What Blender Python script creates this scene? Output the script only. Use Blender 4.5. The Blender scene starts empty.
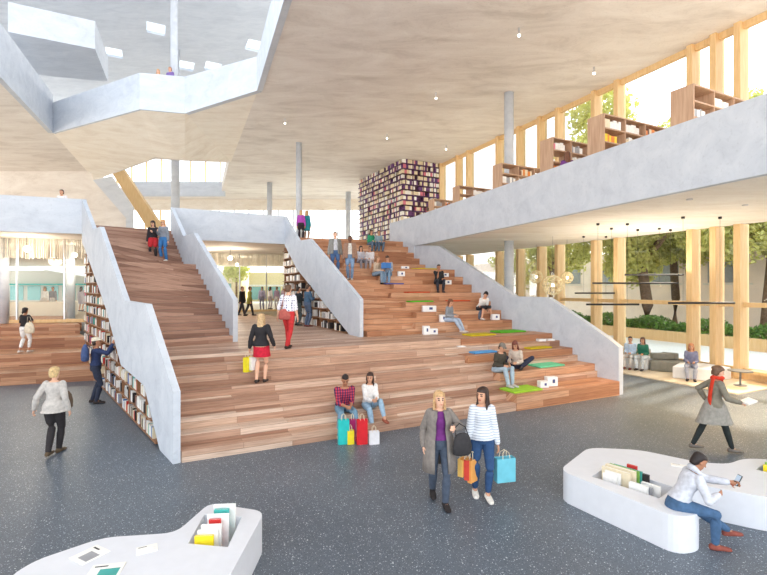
import bpy, bmesh, math, random
from mathutils import Vector, Matrix
from mathutils.geometry import tessellate_polygon
random.seed(7)
S = bpy.context.scene
COL = S.collection
# ------------------------------------------------------------------ camera, sky, sun, exposure
cd = bpy.data.cameras.new('camera'); cam = bpy.data.objects.new('camera', cd); COL.objects.link(cam)
cam.location = (0, 0, 3.2); cam.rotation_euler = (math.pi/2, 0, 0)
cd.sensor_width = 36; cd.lens = 467/767*36; cd.clip_end = 500; cd.clip_start = .05
S.camera = cam
W = bpy.data.worlds.new('sky'); S.world = W; W.use_nodes = True
nt = W.node_tree; bg = nt.nodes['Background']
tc = nt.nodes.new('ShaderNodeTexCoord'); sp = nt.nodes.new('ShaderNodeSeparateXYZ'); cr = nt.nodes.new('ShaderNodeValToRGB')
nt.links.new(tc.outputs['Generated'], sp.inputs[0]); nt.links.new(sp.outputs['Z'], cr.inputs[0]); nt.links.new(cr.outputs[0], bg.inputs[0])
cr.color_ramp.elements[0].position = 0.0; cr.color_ramp.elements[0].color = (1, .95, .88, 1)
cr.color_ramp.elements[1].position = .5; cr.color_ramp.elements[1].color = (.68, .83, 1, 1)
bg.inputs[1].default_value = 2.6
sd = bpy.data.lights.new('sun', 'SUN'); sd.energy = 4.0; sd.angle = .06; sd.color = (1, .9, .74)
sun = bpy.data.objects.new('sun', sd); COL.objects.link(sun)
sun.rotation_euler = Vector((-.62, -.45, -.65)).to_track_quat('-Z', 'Y').to_euler()
S.view_settings.view_transform = 'Standard'; S.view_settings.look = 'None'
S.view_settings.gamma = 1; S.view_settings.use_curve_mapping = False
S.view_settings.exposure = 0.42
S.cycles.use_denoising = True; S.cycles.max_bounces = 10; S.cycles.diffuse_bounces = 6; S.cycles.transparent_max_bounces = 16
S.cycles.sample_clamp_indirect = 6

# ------------------------------------------------------------------ helpers
F = 467.0; HZ = 287.5; CX = 383.5; H = 3.2
def P(px, py, z):                      # the point at height z seen at a place in the photograph
    d = (z - H)*F/(HZ - py); return Vector(((px-CX)/F*d, d, z))
def PD(px, py, d): return Vector(((px-CX)/F*d, d, H+(HZ-py)/F*d))
def V(*a): return Vector(a)
def srgb(r, g, b):
    f = lambda c: (c/255/12.92) if c/255 <= .04045 else ((c/255+.055)/1.055)**2.4
    return (f(r), f(g), f(b), 1)
MATS = {}
def mat(name, col, rough=.6, metal=0, var=.06, scale=8, emit=None, spec=.4, bump=0):
    if name in MATS: return MATS[name]
    m = bpy.data.materials.new(name); m.use_nodes = True; n = m.node_tree; b = n.nodes['Principled BSDF']
    b.inputs['Roughness'].default_value = rough; b.inputs['Metallic'].default_value = metal; b.inputs['Specular IOR Level'].default_value = spec
    if var:
        t = n.nodes.new('ShaderNodeTexNoise'); t.inputs['Scale'].default_value = scale; t.inputs['Detail'].default_value = 4
        g = n.nodes.new('ShaderNodeNewGeometry'); n.links.new(g.outputs['Position'], t.inputs['Vector'])
        r = n.nodes.new('ShaderNodeValToRGB'); n.links.new(t.outputs[0], r.inputs[0]); n.links.new(r.outputs[0], b.inputs['Base Color'])
        r.color_ramp.elements[0].position = .3; r.color_ramp.elements[1].position = .7
        r.color_ramp.elements[0].color = tuple(max(0, c*(1-var*2)) for c in col[:3])+(1,)
        r.color_ramp.elements[1].color = tuple(min(1, c*(1+var*2)) for c in col[:3])+(1,)
        if bump:
            bu = n.nodes.new('ShaderNodeBump'); bu.inputs['Strength'].default_value = bump; n.links.new(t.outputs[0], bu.inputs['Height']); n.links.new(bu.outputs[0], b.inputs['Normal'])
    else: b.inputs['Base Color'].default_value = col
    if emit: b.inputs['Emission Color'].default_value = col; b.inputs['Emission Strength'].default_value = emit
    MATS[name] = m; return m
def nodes_mat(name, rough=.5, spec=.4):
    m = bpy.data.materials.new(name); m.use_nodes = True; n = m.node_tree; b = n.nodes['Principled BSDF']
    b.inputs['Roughness'].default_value = rough; b.inputs['Specular IOR Level'].default_value = spec; MATS[name] = m
    g = n.nodes.new('ShaderNodeNewGeometry'); return m, n, b, g
def ramp(n, src, stops, interp='LINEAR'):
    r = n.nodes.new('ShaderNodeValToRGB'); n.links.new(src, r.inputs[0]); e = r.color_ramp.elements; r.color_ramp.interpolation = interp
    e[0].position, e[0].color = stops[0]; e[1].position, e[1].color = stops[1]
    for p, c in stops[2:]: x = e.new(p); x.color = c
    return r
def mixc(n, fac, a, b, mode='MIX'):
    x = n.nodes.new('ShaderNodeMix'); x.data_type = 'RGBA'; x.blend_type = mode
    for s, i in ((fac, 0), (a, 6), (b, 7)):
        if hasattr(s, 'is_output'): n.links.new(s, x.inputs[i])
        else: x.inputs[i].default_value = s
    return x.outputs[2]
def concrete(name, lo, mid, hi, scale=.5, rough=.75, spec=.3):
    m, n, b, g = nodes_mat(name, rough, spec)
    mp = n.nodes.new('ShaderNodeMapping'); n.links.new(g.outputs['Position'], mp.inputs[0]); mp.inputs['Scale'].default_value = (.8, 2.2, 2.2); mp.inputs['Rotation'].default_value = (0, 0, .6)
    t = n.nodes.new('ShaderNodeTexNoise'); t.inputs['Scale'].default_value = scale; t.inputs['Detail'].default_value = 9; t.inputs['Roughness'].default_value = .68; t.inputs['Distortion'].default_value = .6
    n.links.new(mp.outputs[0], t.inputs[0])
    r = ramp(n, t.outputs[0], [(.33, lo), (.66, hi), (.48, mid)])
    t2 = n.nodes.new('ShaderNodeTexNoise'); t2.inputs['Scale'].default_value = 14; t2.inputs['Detail'].default_value = 3; n.links.new(g.outputs['Position'], t2.inputs[0])
    r2 = ramp(n, t2.outputs[0], [(.28, (.82, .82, .82, 1)), (.42, (1, 1, 1, 1))])
    n.links.new(mixc(n, .5, r.outputs[0], r2.outputs[0], 'MULTIPLY'), b.inputs['Base Color']); return m
M_con = concrete('concrete', srgb(190, 196, 206), srgb(199, 205, 214), srgb(208, 213, 221), .9)
M_ceil = concrete('ceiling_concrete', srgb(208, 200, 192), srgb(226, 219, 212), srgb(238, 233, 227), .45)
M_ceil2 = concrete('soffit_concrete', srgb(230, 220, 206), srgb(240, 232, 220), srgb(247, 241, 231), .7)
M_white = mat('white_composite', srgb(226, 227, 232), .35, var=.01)
def planks(name, cols, rot=26.7, row=.13, length=2.6, rough=.45, gap=.6):
    m, n, b, g = nodes_mat(name, rough, .35)
    mp = n.nodes.new('ShaderNodeMapping'); n.links.new(g.outputs['Position'], mp.inputs[0]); mp.inputs['Rotation'].default_value = (0, 0, math.radians(-rot))
    s = n.nodes.new('ShaderNodeSeparateXYZ'); n.links.new(mp.outputs[0], s.inputs[0])
    ad = n.nodes.new('ShaderNodeMath'); ad.operation = 'ADD'; n.links.new(s.outputs[1], ad.inputs[0]); n.links.new(s.outputs[2], ad.inputs[1])
    c = n.nodes.new('ShaderNodeCombineXYZ'); n.links.new(s.outputs[0], c.inputs[0]); n.links.new(ad.outputs[0], c.inputs[1])
    br = n.nodes.new('ShaderNodeTexBrick'); n.links.new(c.outputs[0], br.inputs[0]); br.offset = .37; br.inputs['Scale'].default_value = 1
    br.inputs['Brick Width'].default_value = length; br.inputs['Row Height'].default_value = row; br.inputs['Mortar Size'].default_value = .003; br.inputs['Bias'].default_value = 0
    br.inputs['Color1'].default_value = (0, 0, 0, 1); br.inputs['Color2'].default_value = (1, 1, 1, 1); br.inputs['Mortar'].default_value = (.5, .5, .5, 1)
    r = ramp(n, br.outputs[0], [(0, cols[0]), (1, cols[-1])]+[(i/(len(cols)-1), x) for i, x in enumerate(cols) if 0 < i < len(cols)-1])
    sc = n.nodes.new('ShaderNodeVectorMath'); sc.operation = 'MULTIPLY'; sc.inputs[1].default_value = (1.2, 22, 1); n.links.new(c.outputs[0], sc.inputs[0])
    t = n.nodes.new('ShaderNodeTexNoise'); t.inputs['Scale'].default_value = 1.5; t.inputs['Detail'].default_value = 6; n.links.new(sc.outputs[0], t.inputs[0])
    r2 = ramp(n, t.outputs[0], [(.3, (.62, .58, .55, 1)), (.62, (1.0, 1.0, 1.0, 1))])
    o = mixc(n, .8, r.outputs[0], r2.outputs[0], 'MULTIPLY'); o2 = mixc(n, br.outputs[1], o, tuple(x*gap for x in cols[0][:3])+(1,))
    n.links.new(o2, b.inputs['Base Color']); return m
W1 = [srgb(160, 120, 98), srgb(186, 146, 122), srgb(200, 162, 138), srgb(212, 178, 154), srgb(230, 206, 186)]
M_step = planks('weathered_step_planks', W1)
M_step_l = planks('dark_step_planks', [srgb(150, 100, 72), srgb(176, 124, 92), srgb(190, 140, 106), srgb(200, 156, 124)], 21)
M_step_1 = planks('stair_planks', [srgb(142, 106, 90), srgb(164, 126, 107), srgb(178, 140, 120), srgb(198, 162, 142)], 38)
M_block = planks('block_planks', [srgb(172, 118, 86), srgb(194, 140, 104), srgb(206, 154, 118), srgb(218, 174, 142)], row=.16)
def grain(name, lo, hi, sc=(9, 9, .8)):
    m, n, b, g = nodes_mat(name, .5, .35); mp = n.nodes.new('ShaderNodeMapping'); mp.inputs['Scale'].default_value = sc; n.links.new(g.outputs['Position'], mp.inputs[0])
    t = n.nodes.new('ShaderNodeTexNoise'); t.inputs['Scale'].default_value = 2; t.inputs['Detail'].default_value = 5; n.links.new(mp.outputs[0], t.inputs[0])
    n.links.new(ramp(n, t.outputs[0], [(.3, lo), (.7, hi)]).outputs[0], b.inputs['Base Color']); return m
M_shelf = grain('shelf_oak', srgb(142, 100, 70), srgb(164, 120, 88))
M_case = grain('bookcase_oak', srgb(176, 140, 112), srgb(202, 168, 140))
M_oak = grain('pale_oak', srgb(216, 180, 128), srgb(230, 198, 150))
M_cream = mat('cream_floor', srgb(228, 212, 186), .4, var=.03, scale=3)
M_purple = mat('purple_lacquer', srgb(86, 52, 92), .4, var=.1)
M_dark = mat('dark_metal', srgb(52, 50, 50), .4, .3, var=.03)
M_leaf = mat('leaves', srgb(196, 192, 122), .6, var=.2, scale=2)
_n = M_leaf.node_tree; _t = _n.nodes.new('ShaderNodeBsdfTranslucent'); _t.inputs[0].default_value = srgb(200, 204, 110); _x = _n.nodes.new('ShaderNodeMixShader'); _x.inputs[0].default_value = .45
_n.links.new(_n.nodes['Principled BSDF'].outputs[0], _x.inputs[1]); _n.links.new(_t.outputs[0], _x.inputs[2]); _n.links.new(_x.outputs[0], _n.nodes['Material Output'].inputs[0])
M_hedge = mat('hedge_leaves', srgb(92, 128, 50), .6, var=.3, scale=5)
M_bark = mat('bark', srgb(120, 96, 76), .9, var=.2)
M_pave = mat('pale_paving', srgb(226, 220, 210), .8, var=.03)
M_wallout = mat('rendered_wall', srgb(243, 226, 212), .8, var=.03, scale=1)
M_chrome = mat('brushed_steel', srgb(200, 200, 205), .3, .8, var=.02)
# speckled dark floor
m, n, b, g = nodes_mat('speckled_floor', .38, .35); M_floor = m
t = n.nodes.new('ShaderNodeTexNoise'); t.inputs['Scale'].default_value = .5; t.inputs['Detail'].default_value = 4; n.links.new(g.outputs[0], t.inputs[0])
base = ramp(n, t.outputs[0], [(.3, srgb(86, 95, 106)), (.7, srgb(102, 110, 119))]).outputs[0]
for sc_, th, c_ in ((48, .18, srgb(160, 168, 176)), (26, .13, srgb(205, 210, 214)), (60, .2, srgb(58, 64, 72))):
    vo = n.nodes.new('ShaderNodeTexVoronoi'); vo.inputs['Scale'].default_value = sc_; n.links.new(g.outputs[0], vo.inputs[0])
    sb = n.nodes.new('ShaderNodeSeparateColor'); n.links.new(vo.outputs['Color'], sb.inputs[0])
    l1 = n.nodes.new('ShaderNodeMath'); l1.operation = 'LESS_THAN'; n.links.new(vo.outputs['Distance'], l1.inputs[0])
    ml = n.nodes.new('ShaderNodeMath'); ml.operation = 'MULTIPLY'; n.links.new(sb.outputs[0], ml.inputs[0]); ml.inputs[1].default_value = th*1.9; n.links.new(ml.outputs[0], l1.inputs[1])
    base = mixc(n, l1.outputs[0], base, c_)
n.links.new(base, b.inputs['Base Color'])
# clear pane
def pane_mat(name, tint, refl):
    m = bpy.data.materials.new(name); m.use_nodes = True; n = m.node_tree; n.nodes.remove(n.nodes['Principled BSDF'])
    tr = n.nodes.new('ShaderNodeBsdfTransparent'); tr.inputs[0].default_value = tint; gl = n.nodes.new('ShaderNodeBsdfGlossy'); gl.inputs['Roughness'].default_value = .02
    fr = n.nodes.new('ShaderNodeFresnel'); fr.inputs[0].default_value = 1.35; mu = n.nodes.new('ShaderNodeMath'); mu.operation = 'MULTIPLY'; mu.inputs[1].default_value = refl
    n.links.new(fr.outputs[0], mu.inputs[0]); mx = n.nodes.new('ShaderNodeMixShader'); n.links.new(mu.outputs[0], mx.inputs[0]); n.links.new(tr.outputs[0], mx.inputs[1]); n.links.new(gl.outputs[0], mx.inputs[2])
    n.links.new(mx.outputs[0], n.nodes['Material Output'].inputs[0]); return m
M_glass = pane_mat('clear_glass', (.97, .98, .98, 1), .6)
M_glass2 = pane_mat('hall_glass', (.93, .95, .94, 1), .9)

def link(name, bm, m, parent=None, smooth=False, bevel=0):
    me = bpy.data.meshes.new(name); bmesh.ops.recalc_face_normals(bm, faces=bm.faces[:]); bm.to_mesh(me); bm.free()
    o = bpy.data.objects.new(name, me); COL.objects.link(o)
    for x in (m if isinstance(m, (list, tuple)) else [m]): me.materials.append(x)
    if smooth:
        for p in me.polygons: p.use_smooth = True
    if parent is not None:
        o.parent = parent; o.matrix_parent_inverse = parent.matrix_basis.inverted()
    if bevel:
        md = o.modifiers.new('bevel', 'BEVEL'); md.width = bevel; md.segments = 2; md.limit_method = 'ANGLE'
    return o
def struct(o): o['kind'] = 'structure'; return o
def tag(o, label, cat, group=None, kind=None):
    o['label'] = label; o['category'] = cat
    if group: o['group'] = group
    if kind: o['kind'] = kind
    return o
def empty(name, loc=(0, 0, 0), label=None, cat=None, group=None, rz=0):
    o = bpy.data.objects.new(name, None); COL.objects.link(o); o.location = loc; o.rotation_euler = (0, 0, rz); o.empty_display_size = .1
    if label: tag(o, label, cat, group)
    return o
def BM(): return bmesh.new()
def box(bm, c, s, rz=0, mi=0, mx=None):
    M_ = Matrix.Translation(c) @ Matrix.Rotation(rz, 4, 'Z') if mx is None else mx @ Matrix.Translation(c) @ Matrix.Rotation(rz, 4, 'Z')
    vs = [bm.verts.new(M_ @ V(x*s[0]/2, y*s[1]/2, z*s[2]/2)) for z in (-1, 1) for x, y in ((-1, -1), (1, -1), (1, 1), (-1, 1))]
    for f in ((3, 2, 1, 0), (4, 5, 6, 7), (0, 1, 5, 4), (1, 2, 6, 5), (2, 3, 7, 6), (3, 0, 4, 7)):
        bm.faces.new([vs[i] for i in f]).material_index = mi
def prism(bm, pts, z0, z1, holes=()):   # pts in plan; z0/z1 number or list
    loops = [list(pts)]+[list(h) for h in holes]
    flat = [p for l in loops for p in l]; n_ = len(flat)
    g0 = (lambda i: z0) if not isinstance(z0, (list, tuple)) else (lambda i: z0[i]); g1 = (lambda i: z1) if not isinstance(z1, (list, tuple)) else (lambda i: z1[i])
    lo = [bm.verts.new((p[0], p[1], g0(i))) for i, p in enumerate(flat)]; hi = [bm.verts.new((p[0], p[1], g1(i))) for i, p in enumerate(flat)]
    tri = tessellate_polygon([[V(p[0], p[1], 0) for p in l] for l in loops])
    for t_ in tri:
        try: bm.faces.new([lo[i] for i in t_]); bm.faces.new([hi[i] for i in t_])
        except ValueError: pass
    k = 0
    for l in loops:
        m_ = len(l)
        for i in range(m_): bm.faces.new([lo[k+i], lo[k+(i+1) % m_], hi[k+(i+1) % m_], hi[k+i]])
        k += m_
def wallprof(bm, p0, d, prof, th, side=1, mi=0):      # a vertical slab: profile (s, z) along plan direction d, thickness th to the right (+1) or left (-1)
    nrm = V(d[1], -d[0])*side
    tri = tessellate_polygon([[V(s, z, 0) for s, z in prof]])
    A_ = [bm.verts.new((p0[0]+d[0]*s, p0[1]+d[1]*s, z)) for s, z in prof]
    B_ = [bm.verts.new((p0[0]+d[0]*s+nrm[0]*th, p0[1]+d[1]*s+nrm[1]*th, z)) for s, z in prof]
    for t_ in tri: bm.faces.new([A_[i] for i in t_]).material_index = mi; bm.faces.new([B_[i] for i in t_]).material_index = mi
    for i in range(len(prof)): j = (i+1) % len(prof); bm.faces.new([A_[i], A_[j], B_[j], B_[i]]).material_index = mi
def tube(bm, pts, r, n=8, cap=True):
    rings = []
    for i, p in enumerate(pts):
        p = Vector(p); t_ = (Vector(pts[min(i+1, len(pts)-1)])-Vector(pts[max(i-1, 0)])).normalized()
        a = t_.cross(V(0, 0, 1)); a = a.normalized() if a.length > 1e-3 else V(1, 0, 0); b_ = t_.cross(a)
        rr = r[i] if isinstance(r, (list, tuple)) else r
        rings.append([bm.verts.new(p+a*math.cos(k*2*math.pi/n)*rr+b_*math.sin(k*2*math.pi/n)*rr) for k in range(n)])
    for x, y in zip(rings, rings[1:]):
        for k in range(n): bm.faces.new([x[k], x[(k+1) % n], y[(k+1) % n], y[k]])
    if cap: bm.faces.new(rings[0]); bm.faces.new(rings[-1][::-1])
def ico(bm, c, r, sub=2): bmesh.ops.create_icosphere(bm, subdivisions=sub, radius=r, matrix=Matrix.Translation(c))

# ------------------------------------------------------------------ plan
A = V(-3.7, 8.5); u = V(.893, .449); v = V(-.449, .893)
G = lambda a, t: A+u*a+v*t
dL = V(-.627, .779); dP = V(-.582, .813); dB = V(-.452, .892)
P0 = V(-4.42, 13.7); B0 = V(-.66, 15.1); R0 = V(7.0, 13.9)
L1 = lambda s: A+dL*s
P2 = lambda s: P0+dP*s
BL = lambda s: B0+dB*s
RL = lambda t: R0+v*t
fw0 = V(12.5, 16.25); fd = V(-.403, .915)
FL = lambda s: fw0+fd*s
e0 = V(7.36, 8.97); ed = V(-.345, .939)
EL = lambda s: e0+ed*s
XY = lambda p: V(p.x, p.y)
UP, CE, PT = 5.7, 12.4, 6.75

# ------------------------------------------------------------------ floors
bm = BM(); prism(bm, [(-45, -5), (22, -5), FL(-10)+V(.6, 0), FL(30)+V(.6, 0), (-45, 50)], -.3, 0); struct(link('floor', bm, M_floor))
c0 = V(10.55, 13.9)
bm = BM(); prism(bm, [c0, c0+v*13, FL(9.5), FL(-.9), c0+u*2.7], .002, .04); struct(link('floor_lounge', bm, M_cream))
# upper storey floor: one slab with its pale soffit
up = [(-40, 9.5), (-14.7, 17.9), (-12, 18.84), (-9.43, 20.7), (-4.82, 23.3), RL(13.75), RL(11.9), EL(-9), FL(-16), FL(35.5), (-40, 49)]
bm = BM(); prism(bm, [XY(V(*p)) if not isinstance(p, Vector) else p for p in up], 5.4, UP); struct(link('floor_upper', bm, M_ceil2))
# raised hall floor behind the staircase (plateau) and left landing
bm = BM(); prism(bm, [L1(3.07), RL(2.99), RL(4.62), BL(.05)+v*0, BL(15), P2(16), P2(0)+V(-.02, 0), L1(4.6)], 1.2, 1.6); struct(link('floor_plateau', bm, M_step))
bm = BM(); prism(bm, [V(-30, 17.6), V(-13.8, 21.35), L1(17), L1(22), V(-30, 40)], 1.2, 1.6); struct(link('floor_landing', bm, M_step_l))
bm = BM(); prism(bm, [V(-34, 29.2), V(0, 33.5), V(-2, 49), V(-34, 49)], 1.1, 1.59); struct(link('floor_hall', bm, M_cream))

# ------------------------------------------------------------------ stairs
def steps(parent, n, lf, rf, z0, z1, m):
    for i in range(n):
        a, b_ = lf(i/n), rf(i/n); c, e = rf(min((i+1.15)/n, 1.02)), lf(min((i+1.15)/n, 1.02))
        zz = z0+(z1-z0)*(i+1)/n; zl = z0+(z1-z0)*i/n-.03
        bm = BM(); prism(bm, [a, b_, c, e], max(zl, .002), zz); link('step', bm, m, parent)
st = empty('staircase', (G(5, 0).x, G(5, 0).y, 0), 'broad flight of weathered wooden steps rising from the dark speckled floor', 'staircase')
steps(st, 8, lambda f: L1(f*2.98/.977)+u*.03, lambda f: RL(f*2.98), 0, 1.6, M_step)
def blocks(parent, n, a0, t0, z0, t1, z1):
    for k in range(n):
        f = lambda q: t0+(t1-t0)*q/n
        ta, tb = f(k)-.012, f(k+1)+.02; zz = z0+(z1-z0)*(k+1)/n
        zb = z0+(z1-z0)*(k+.5)/n if True else 0
        wob = (.25*math.sin(k*2.3+t0))
        bm = BM(); prism(bm, [G(a0+wob, ta), G(11.99, ta), G(11.99, tb), G(a0+wob, tb)], z0+(z1-z0)*k/n+.0, zz+.012); link('seating_block', bm, M_block, parent)
blocks(st, 4, 8.0, 0, 0, 3.45, 1.6)
s1 = empty('staircase', (-6, 13, 1.6), 'narrow wooden staircase between two zigzag concrete walls climbing to the upper floor', 'staircase')
mixp = lambda a, b_: (lambda f: a+(b_-a)*f)
steps(s1, 13, mixp(L1(4.6)+V(.14, .0), L1(8.7)+V(.14, 0)), mixp(P2(0), P2(4.6)), 1.6, 4.05, M_step_1)
bm = BM(); prism(bm, [L1(8.7)+V(.14, 0), P2(4.6), P2(6.2), L1(10.3)+V(.14, 0)], 3.6, 4.05); link('landing', bm, M_step_1, s1)
steps(s1, 9, mixp(L1(10.1)+V(.14, 0), L1(13.35)+V(.14, 0)), mixp(P2(6.2), P2(8.75)), 4.05, UP, M_step_1)
s2 = empty('staircase', (1, 18, 1.6), 'wide wooden amphitheatre stair with seating blocks below the purple book tower', 'staircase')
am = 5.68
steps(s2, 14, lambda f: BL(f*4.4)+V(.14, 0), lambda f: G(8.2, 4.6+f*4.4), 1.6, 4.0, M_block)
blocks(s2, 7, 7.95, 4.6, 1.6, 9.0, 4.0)
bm = BM(); prism(bm, [BL(4.4)+V(.14, 0), RL(9.0), RL(11.3), BL(6.8)+V(.14, 0)], 3.6, 4.0); link('landing', bm, M_block, s2)
steps(s2, 10, lambda f: BL(6.8+f*2.45)+V(.14, 0), lambda f: G(8.2, 11.2+f*2.55), 4.0, UP, M_block)
blocks(s2, 5, 7.8, 10.9, 4.0, 13.75, UP)
bm = BM(); prism(bm, [BL(9.2)+V(.14, 0), RL(13.7), RL(17), BL(12.2)+V(.14, 0)], 5.69, 5.72); link('top_landing', bm, M_block, s2)
sl = empty('staircase', (-15, 16, 0), 'low wooden steps with deep treads below the curtained glass wall', 'staircase')
for k in range(4):
    o = V(-.39, .92)*(1.68*k)
    a, b_ = V(-30, 9.0)+o, V(-9.95, 16.25)+o*1.0; q = V(-.39, .92)*1.72
    b2 = L1(10.0+1.72*k)+V(-.02, 0)
    bm = BM(); a = V(-20.5, 12.15)+V(0, 1.68*k*1.0); b2 = L1(9.75+1.78*k)
    a2 = a+V(0, 1.75); b3 = L1(9.75+1.78*(k+1)+.05)
    prism(bm, [a, b2, b3, a2], max(.4*k-.03, .002), .4*(k+1)); link('step', bm, M_step_l, sl)

# ------------------------------------------------------------------ stair walls (concrete parapets)
def parapet(p0, d, prof, th, label, side=1):
    bm = BM(); wallprof(bm, p0, d, prof, th, side); o = link('parapet', bm, M_con); return tag(o, label, 'parapet')
pL = [(0, 0), (0, 1.31), (2.16, 2.84), (4.49, 2.86), (8.63, 5.18), (10.1, 5.22), (13.27, PT), (13.27, 5.0), (12.2, 4.62), (7.3, 2.5), (5.0, 1.15), (2.3, 1.05), (.95, 0)]
parapet(A-u*.12, dL, pL, .13, 'long zigzag concrete stair wall above the sloping bookshelf, leftmost stair wall')
pP = [(0, 1.6), (0, 2.84), (4.6, 5.24), (6.25, 5.26), (8.6, PT), (8.6, 5.2), (7, 3.6), (4, 3), (.9, 1.6)]
parapet(P0, dP, pP, .15, 'zigzag concrete stair wall on the right of the narrow staircase')
pB = [(0, 1.6), (0, 2.82), (5.14, 5.24), (6.82, 5.32), (9.2, PT), (9.2, 5.3), (9.0, 5.2), (7.1, 4.06), (.86, 1.6)]
parapet(B0-u*.12, dB, pB, .13, 'zigzag concrete wall left of the amphitheatre stair with bookshelf beneath')
pR = [(0, 0), (0, 1.43), (.55, 1.75), (2.76, 2.86), (4.4, 2.86), (9.7, 5.22), (11.9, 5.42), (14.8, 5.42), (14.8, 5.0), (14.8, 3), (12, 0)]
parapet(R0, v, pR, .2, 'concrete wall closing the amphitheatre stair on its right beside the lounge')
# edges of the upper storey
def edge(a, b_, z0, z1, label, th=.16):
    d = (b_-a).normalized(); o_ = V(d[1], -d[0])*-.035; a = a+o_; b_ = b_+o_; d = (b_-a); L_ = d.length; d = d/L_; bm = BM(); wallprof(bm, a, d, [(0, z0), (L_, z0), (L_, z1), (0, z1)], th, -1 if False else 1); return tag(link('parapet', bm, M_con), label, 'parapet')
edge(V(-12, 18.84), V(-33, 11.5), 5.36, PT, 'concrete edge of the upper floor above the curtained glass at far left')
edge(V(-4.82, 23.3), V(-9.43, 20.7), 5.36, PT, 'concrete edge of the upper floor bridging between the two upper stair walls')
edge(EL(-9), EL(16.55), 5.38, 6.92, 'long concrete balcony parapet crossing the right side below the oak bookcases')
edge(RL(11.9)+V(.0, 0), RL(14.75), 5.0, 6.92, 'short concrete parapet at the far end of balcony beside purple book tower')

# ------------------------------------------------------------------ main ceiling slab with the void and the far notch
Z2 = lambda px, py: XY(P(px, py, CE))
hole = [V(-13.4, 12.0), Z2(0, 77), Z2(53, 133), Z2(140, 109), Z2(185, 113), Z2(258, 90), Z2(285, 0), V(-1.2, 10)]
notch = [V(-24.7, 40), Z2(155, 159), Z2(185, 161), V(-11.4, 34.4), V(-15.6, 45), V(-16.5, 47.5), V(-27.5, 47.5)]
outer = [V(-45, -5), FL(-24), FL(36.2), V(-45, 49.5)]
bm = BM(); prism(bm, outer, CE, 13.35, [hole, notch]); struct(link('ceiling', bm, M_ceil))
# folded soffit between void and notch
bm = BM(); q = [P(53, 133, CE-.01), P(140, 109, CE-.01), P(185, 113, CE-.01), P(258, 90, CE-.01), P(231, 162, CE-.01), P(185, 160, 11.3), P(155, 157, 11.6), P(95, 180, CE-.01)]
lo = [bm.verts.new(x) for x in q]; hi = [bm.verts.new((x.x, x.y, CE+.01)) for x in q]
for f in ((0, 1, 6, 7), (1, 2, 5, 6), (2, 3, 4, 5)): bm.faces.new([lo[i] for i in f]); bm.faces.new([hi[i] for i in f])
for i in range(8): bm.faces.new([lo[i], lo[(i+1) % 8], hi[(i+1) % 8], hi[i]])
bmesh.ops.triangulate(bm, faces=bm.faces[:]); struct(link('ceiling_fold', bm, M_ceil2))
# gallery parapets round the void
def gal(a, b_, z1, z2, label, th=.25):
    d = b_-a; L_ = d.length; d = d/L_; bm = BM(); wallprof(bm, a, d, [(0, CE-.03), (L_, CE-.03), (L_, z2), (0, z1)], th, -1); return tag(link('parapet', bm, M_con), label, 'parapet')
gal(hole[0]+V(.03,0), hole[2]+V(.03,-.03), 14.8, 14.66, 'tall pale gallery parapet at the left edge of the ceiling opening')
bm = BM()
for a, b_, z1, z2 in ((hole[2], hole[3], 14.2, 14.25), (hole[3], hole[4], 14.25, 14.3), (hole[4], hole[5], 14.3, 13.95)):
    d = b_-a; L_ = d.length; d = d/L_; wallprof(bm, a-V(0, .04), d, [(0, CE-.03), (L_, CE-.03), (L_, z2), (0, z1)], .25, -1)
tag(link('parapet', bm, M_con), 'folded pale gallery parapet across the ceiling opening with two people behind', 'parapet')
gal(hole[5]-V(.04,.03), hole[7]-V(.04,0), 13.95, 13.9, 'narrow pale gallery parapet at the right edge of the ceiling opening')
# hanging box bridge in the void
q = [P(95, 49, 16), P(108, 81.7, 16), P(38, 75, 16), P(8, 31.7, 16)]
bm = BM(); prism(bm, [XY(x) for x in q], 16, 17.5); tag(link('box_bridge', bm, M_con), 'pale box-shaped bridge hanging high in the ceiling opening at top left', 'bridge')
# top roof with square skylights
sq = []
for px, py, w, h in ((156, 29, 1.15, 1.5), (114, 53, 1.1, 1.5), (186, 66, 1.2, 1.6), (213, 67, 1.2, 1.6), (255, 46, 1.2, 1.6)):
    c = XY(P(px, py, 21)); a_ = u*w/2*1.0; b_ = v*h/2; sq.append([c-a_-b_, c+a_-b_, c+a_+b_, c-a_+b_])
bm = BM(); prism(bm, [V(-45, 16.5), V(5, 16.5), V(5, 50), V(-45, 50)], 21, 21.15, sq); struct(link('ceiling_roof', bm, M_con))
for s_ in sq:
    bm = BM(); prism(bm, s_, 21.1, 21.12); struct(link('window_6', bm, M_glass))
bm = BM(); box(bm, V(-20, 50.4, 19.6), (50, .3, 3.2)); struct(link('wall_gallery', bm, M_con))
# upper gallery back wall with opening for the far facade windows
# ------------------------------------------------------------------ columns
def column(x, y, z0, z1, r, label, m=None):
    bm = BM(); tube(bm, [(x, y, z0), (x, y, z1)], r, 28); o = link('column', bm, m or M_con)
    for p in o.data.polygons: p.use_smooth = len(p.vertices) == 4
    return tag(o, label, 'column')
column(5.94, 22.1, UP, CE, .22, 'round white column on balcony between the oak bookcases')
column(5.94, 22.1, .04, 5.4, .22, 'round white column below the balcony behind the amphitheatre side wall')
column(-5.37, 29.7, UP, CE, .19, 'slim tall round column standing behind two people at the stair top')
column(-3.4, 45, UP, CE, .25, 'far cream column left of the purple book tower')
column(-10.0, 41, UP, CE, .22, 'far thin column above the central concrete edge')
column(-15.6, 35.0, UP, 21, .30, 'very tall column rising through the ceiling opening near centre left')
column(-11.66, 26, 13.36, 20.99, .19, 'slim pale column standing in the upper gallery beside two people')
column(-30, 38, UP, CE, .4, 'column above the left concrete edge near left border')
column(-16.9, 20.75, 1.6, 5.4, .22, 'round column in front of the left curtained glass wall')
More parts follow.
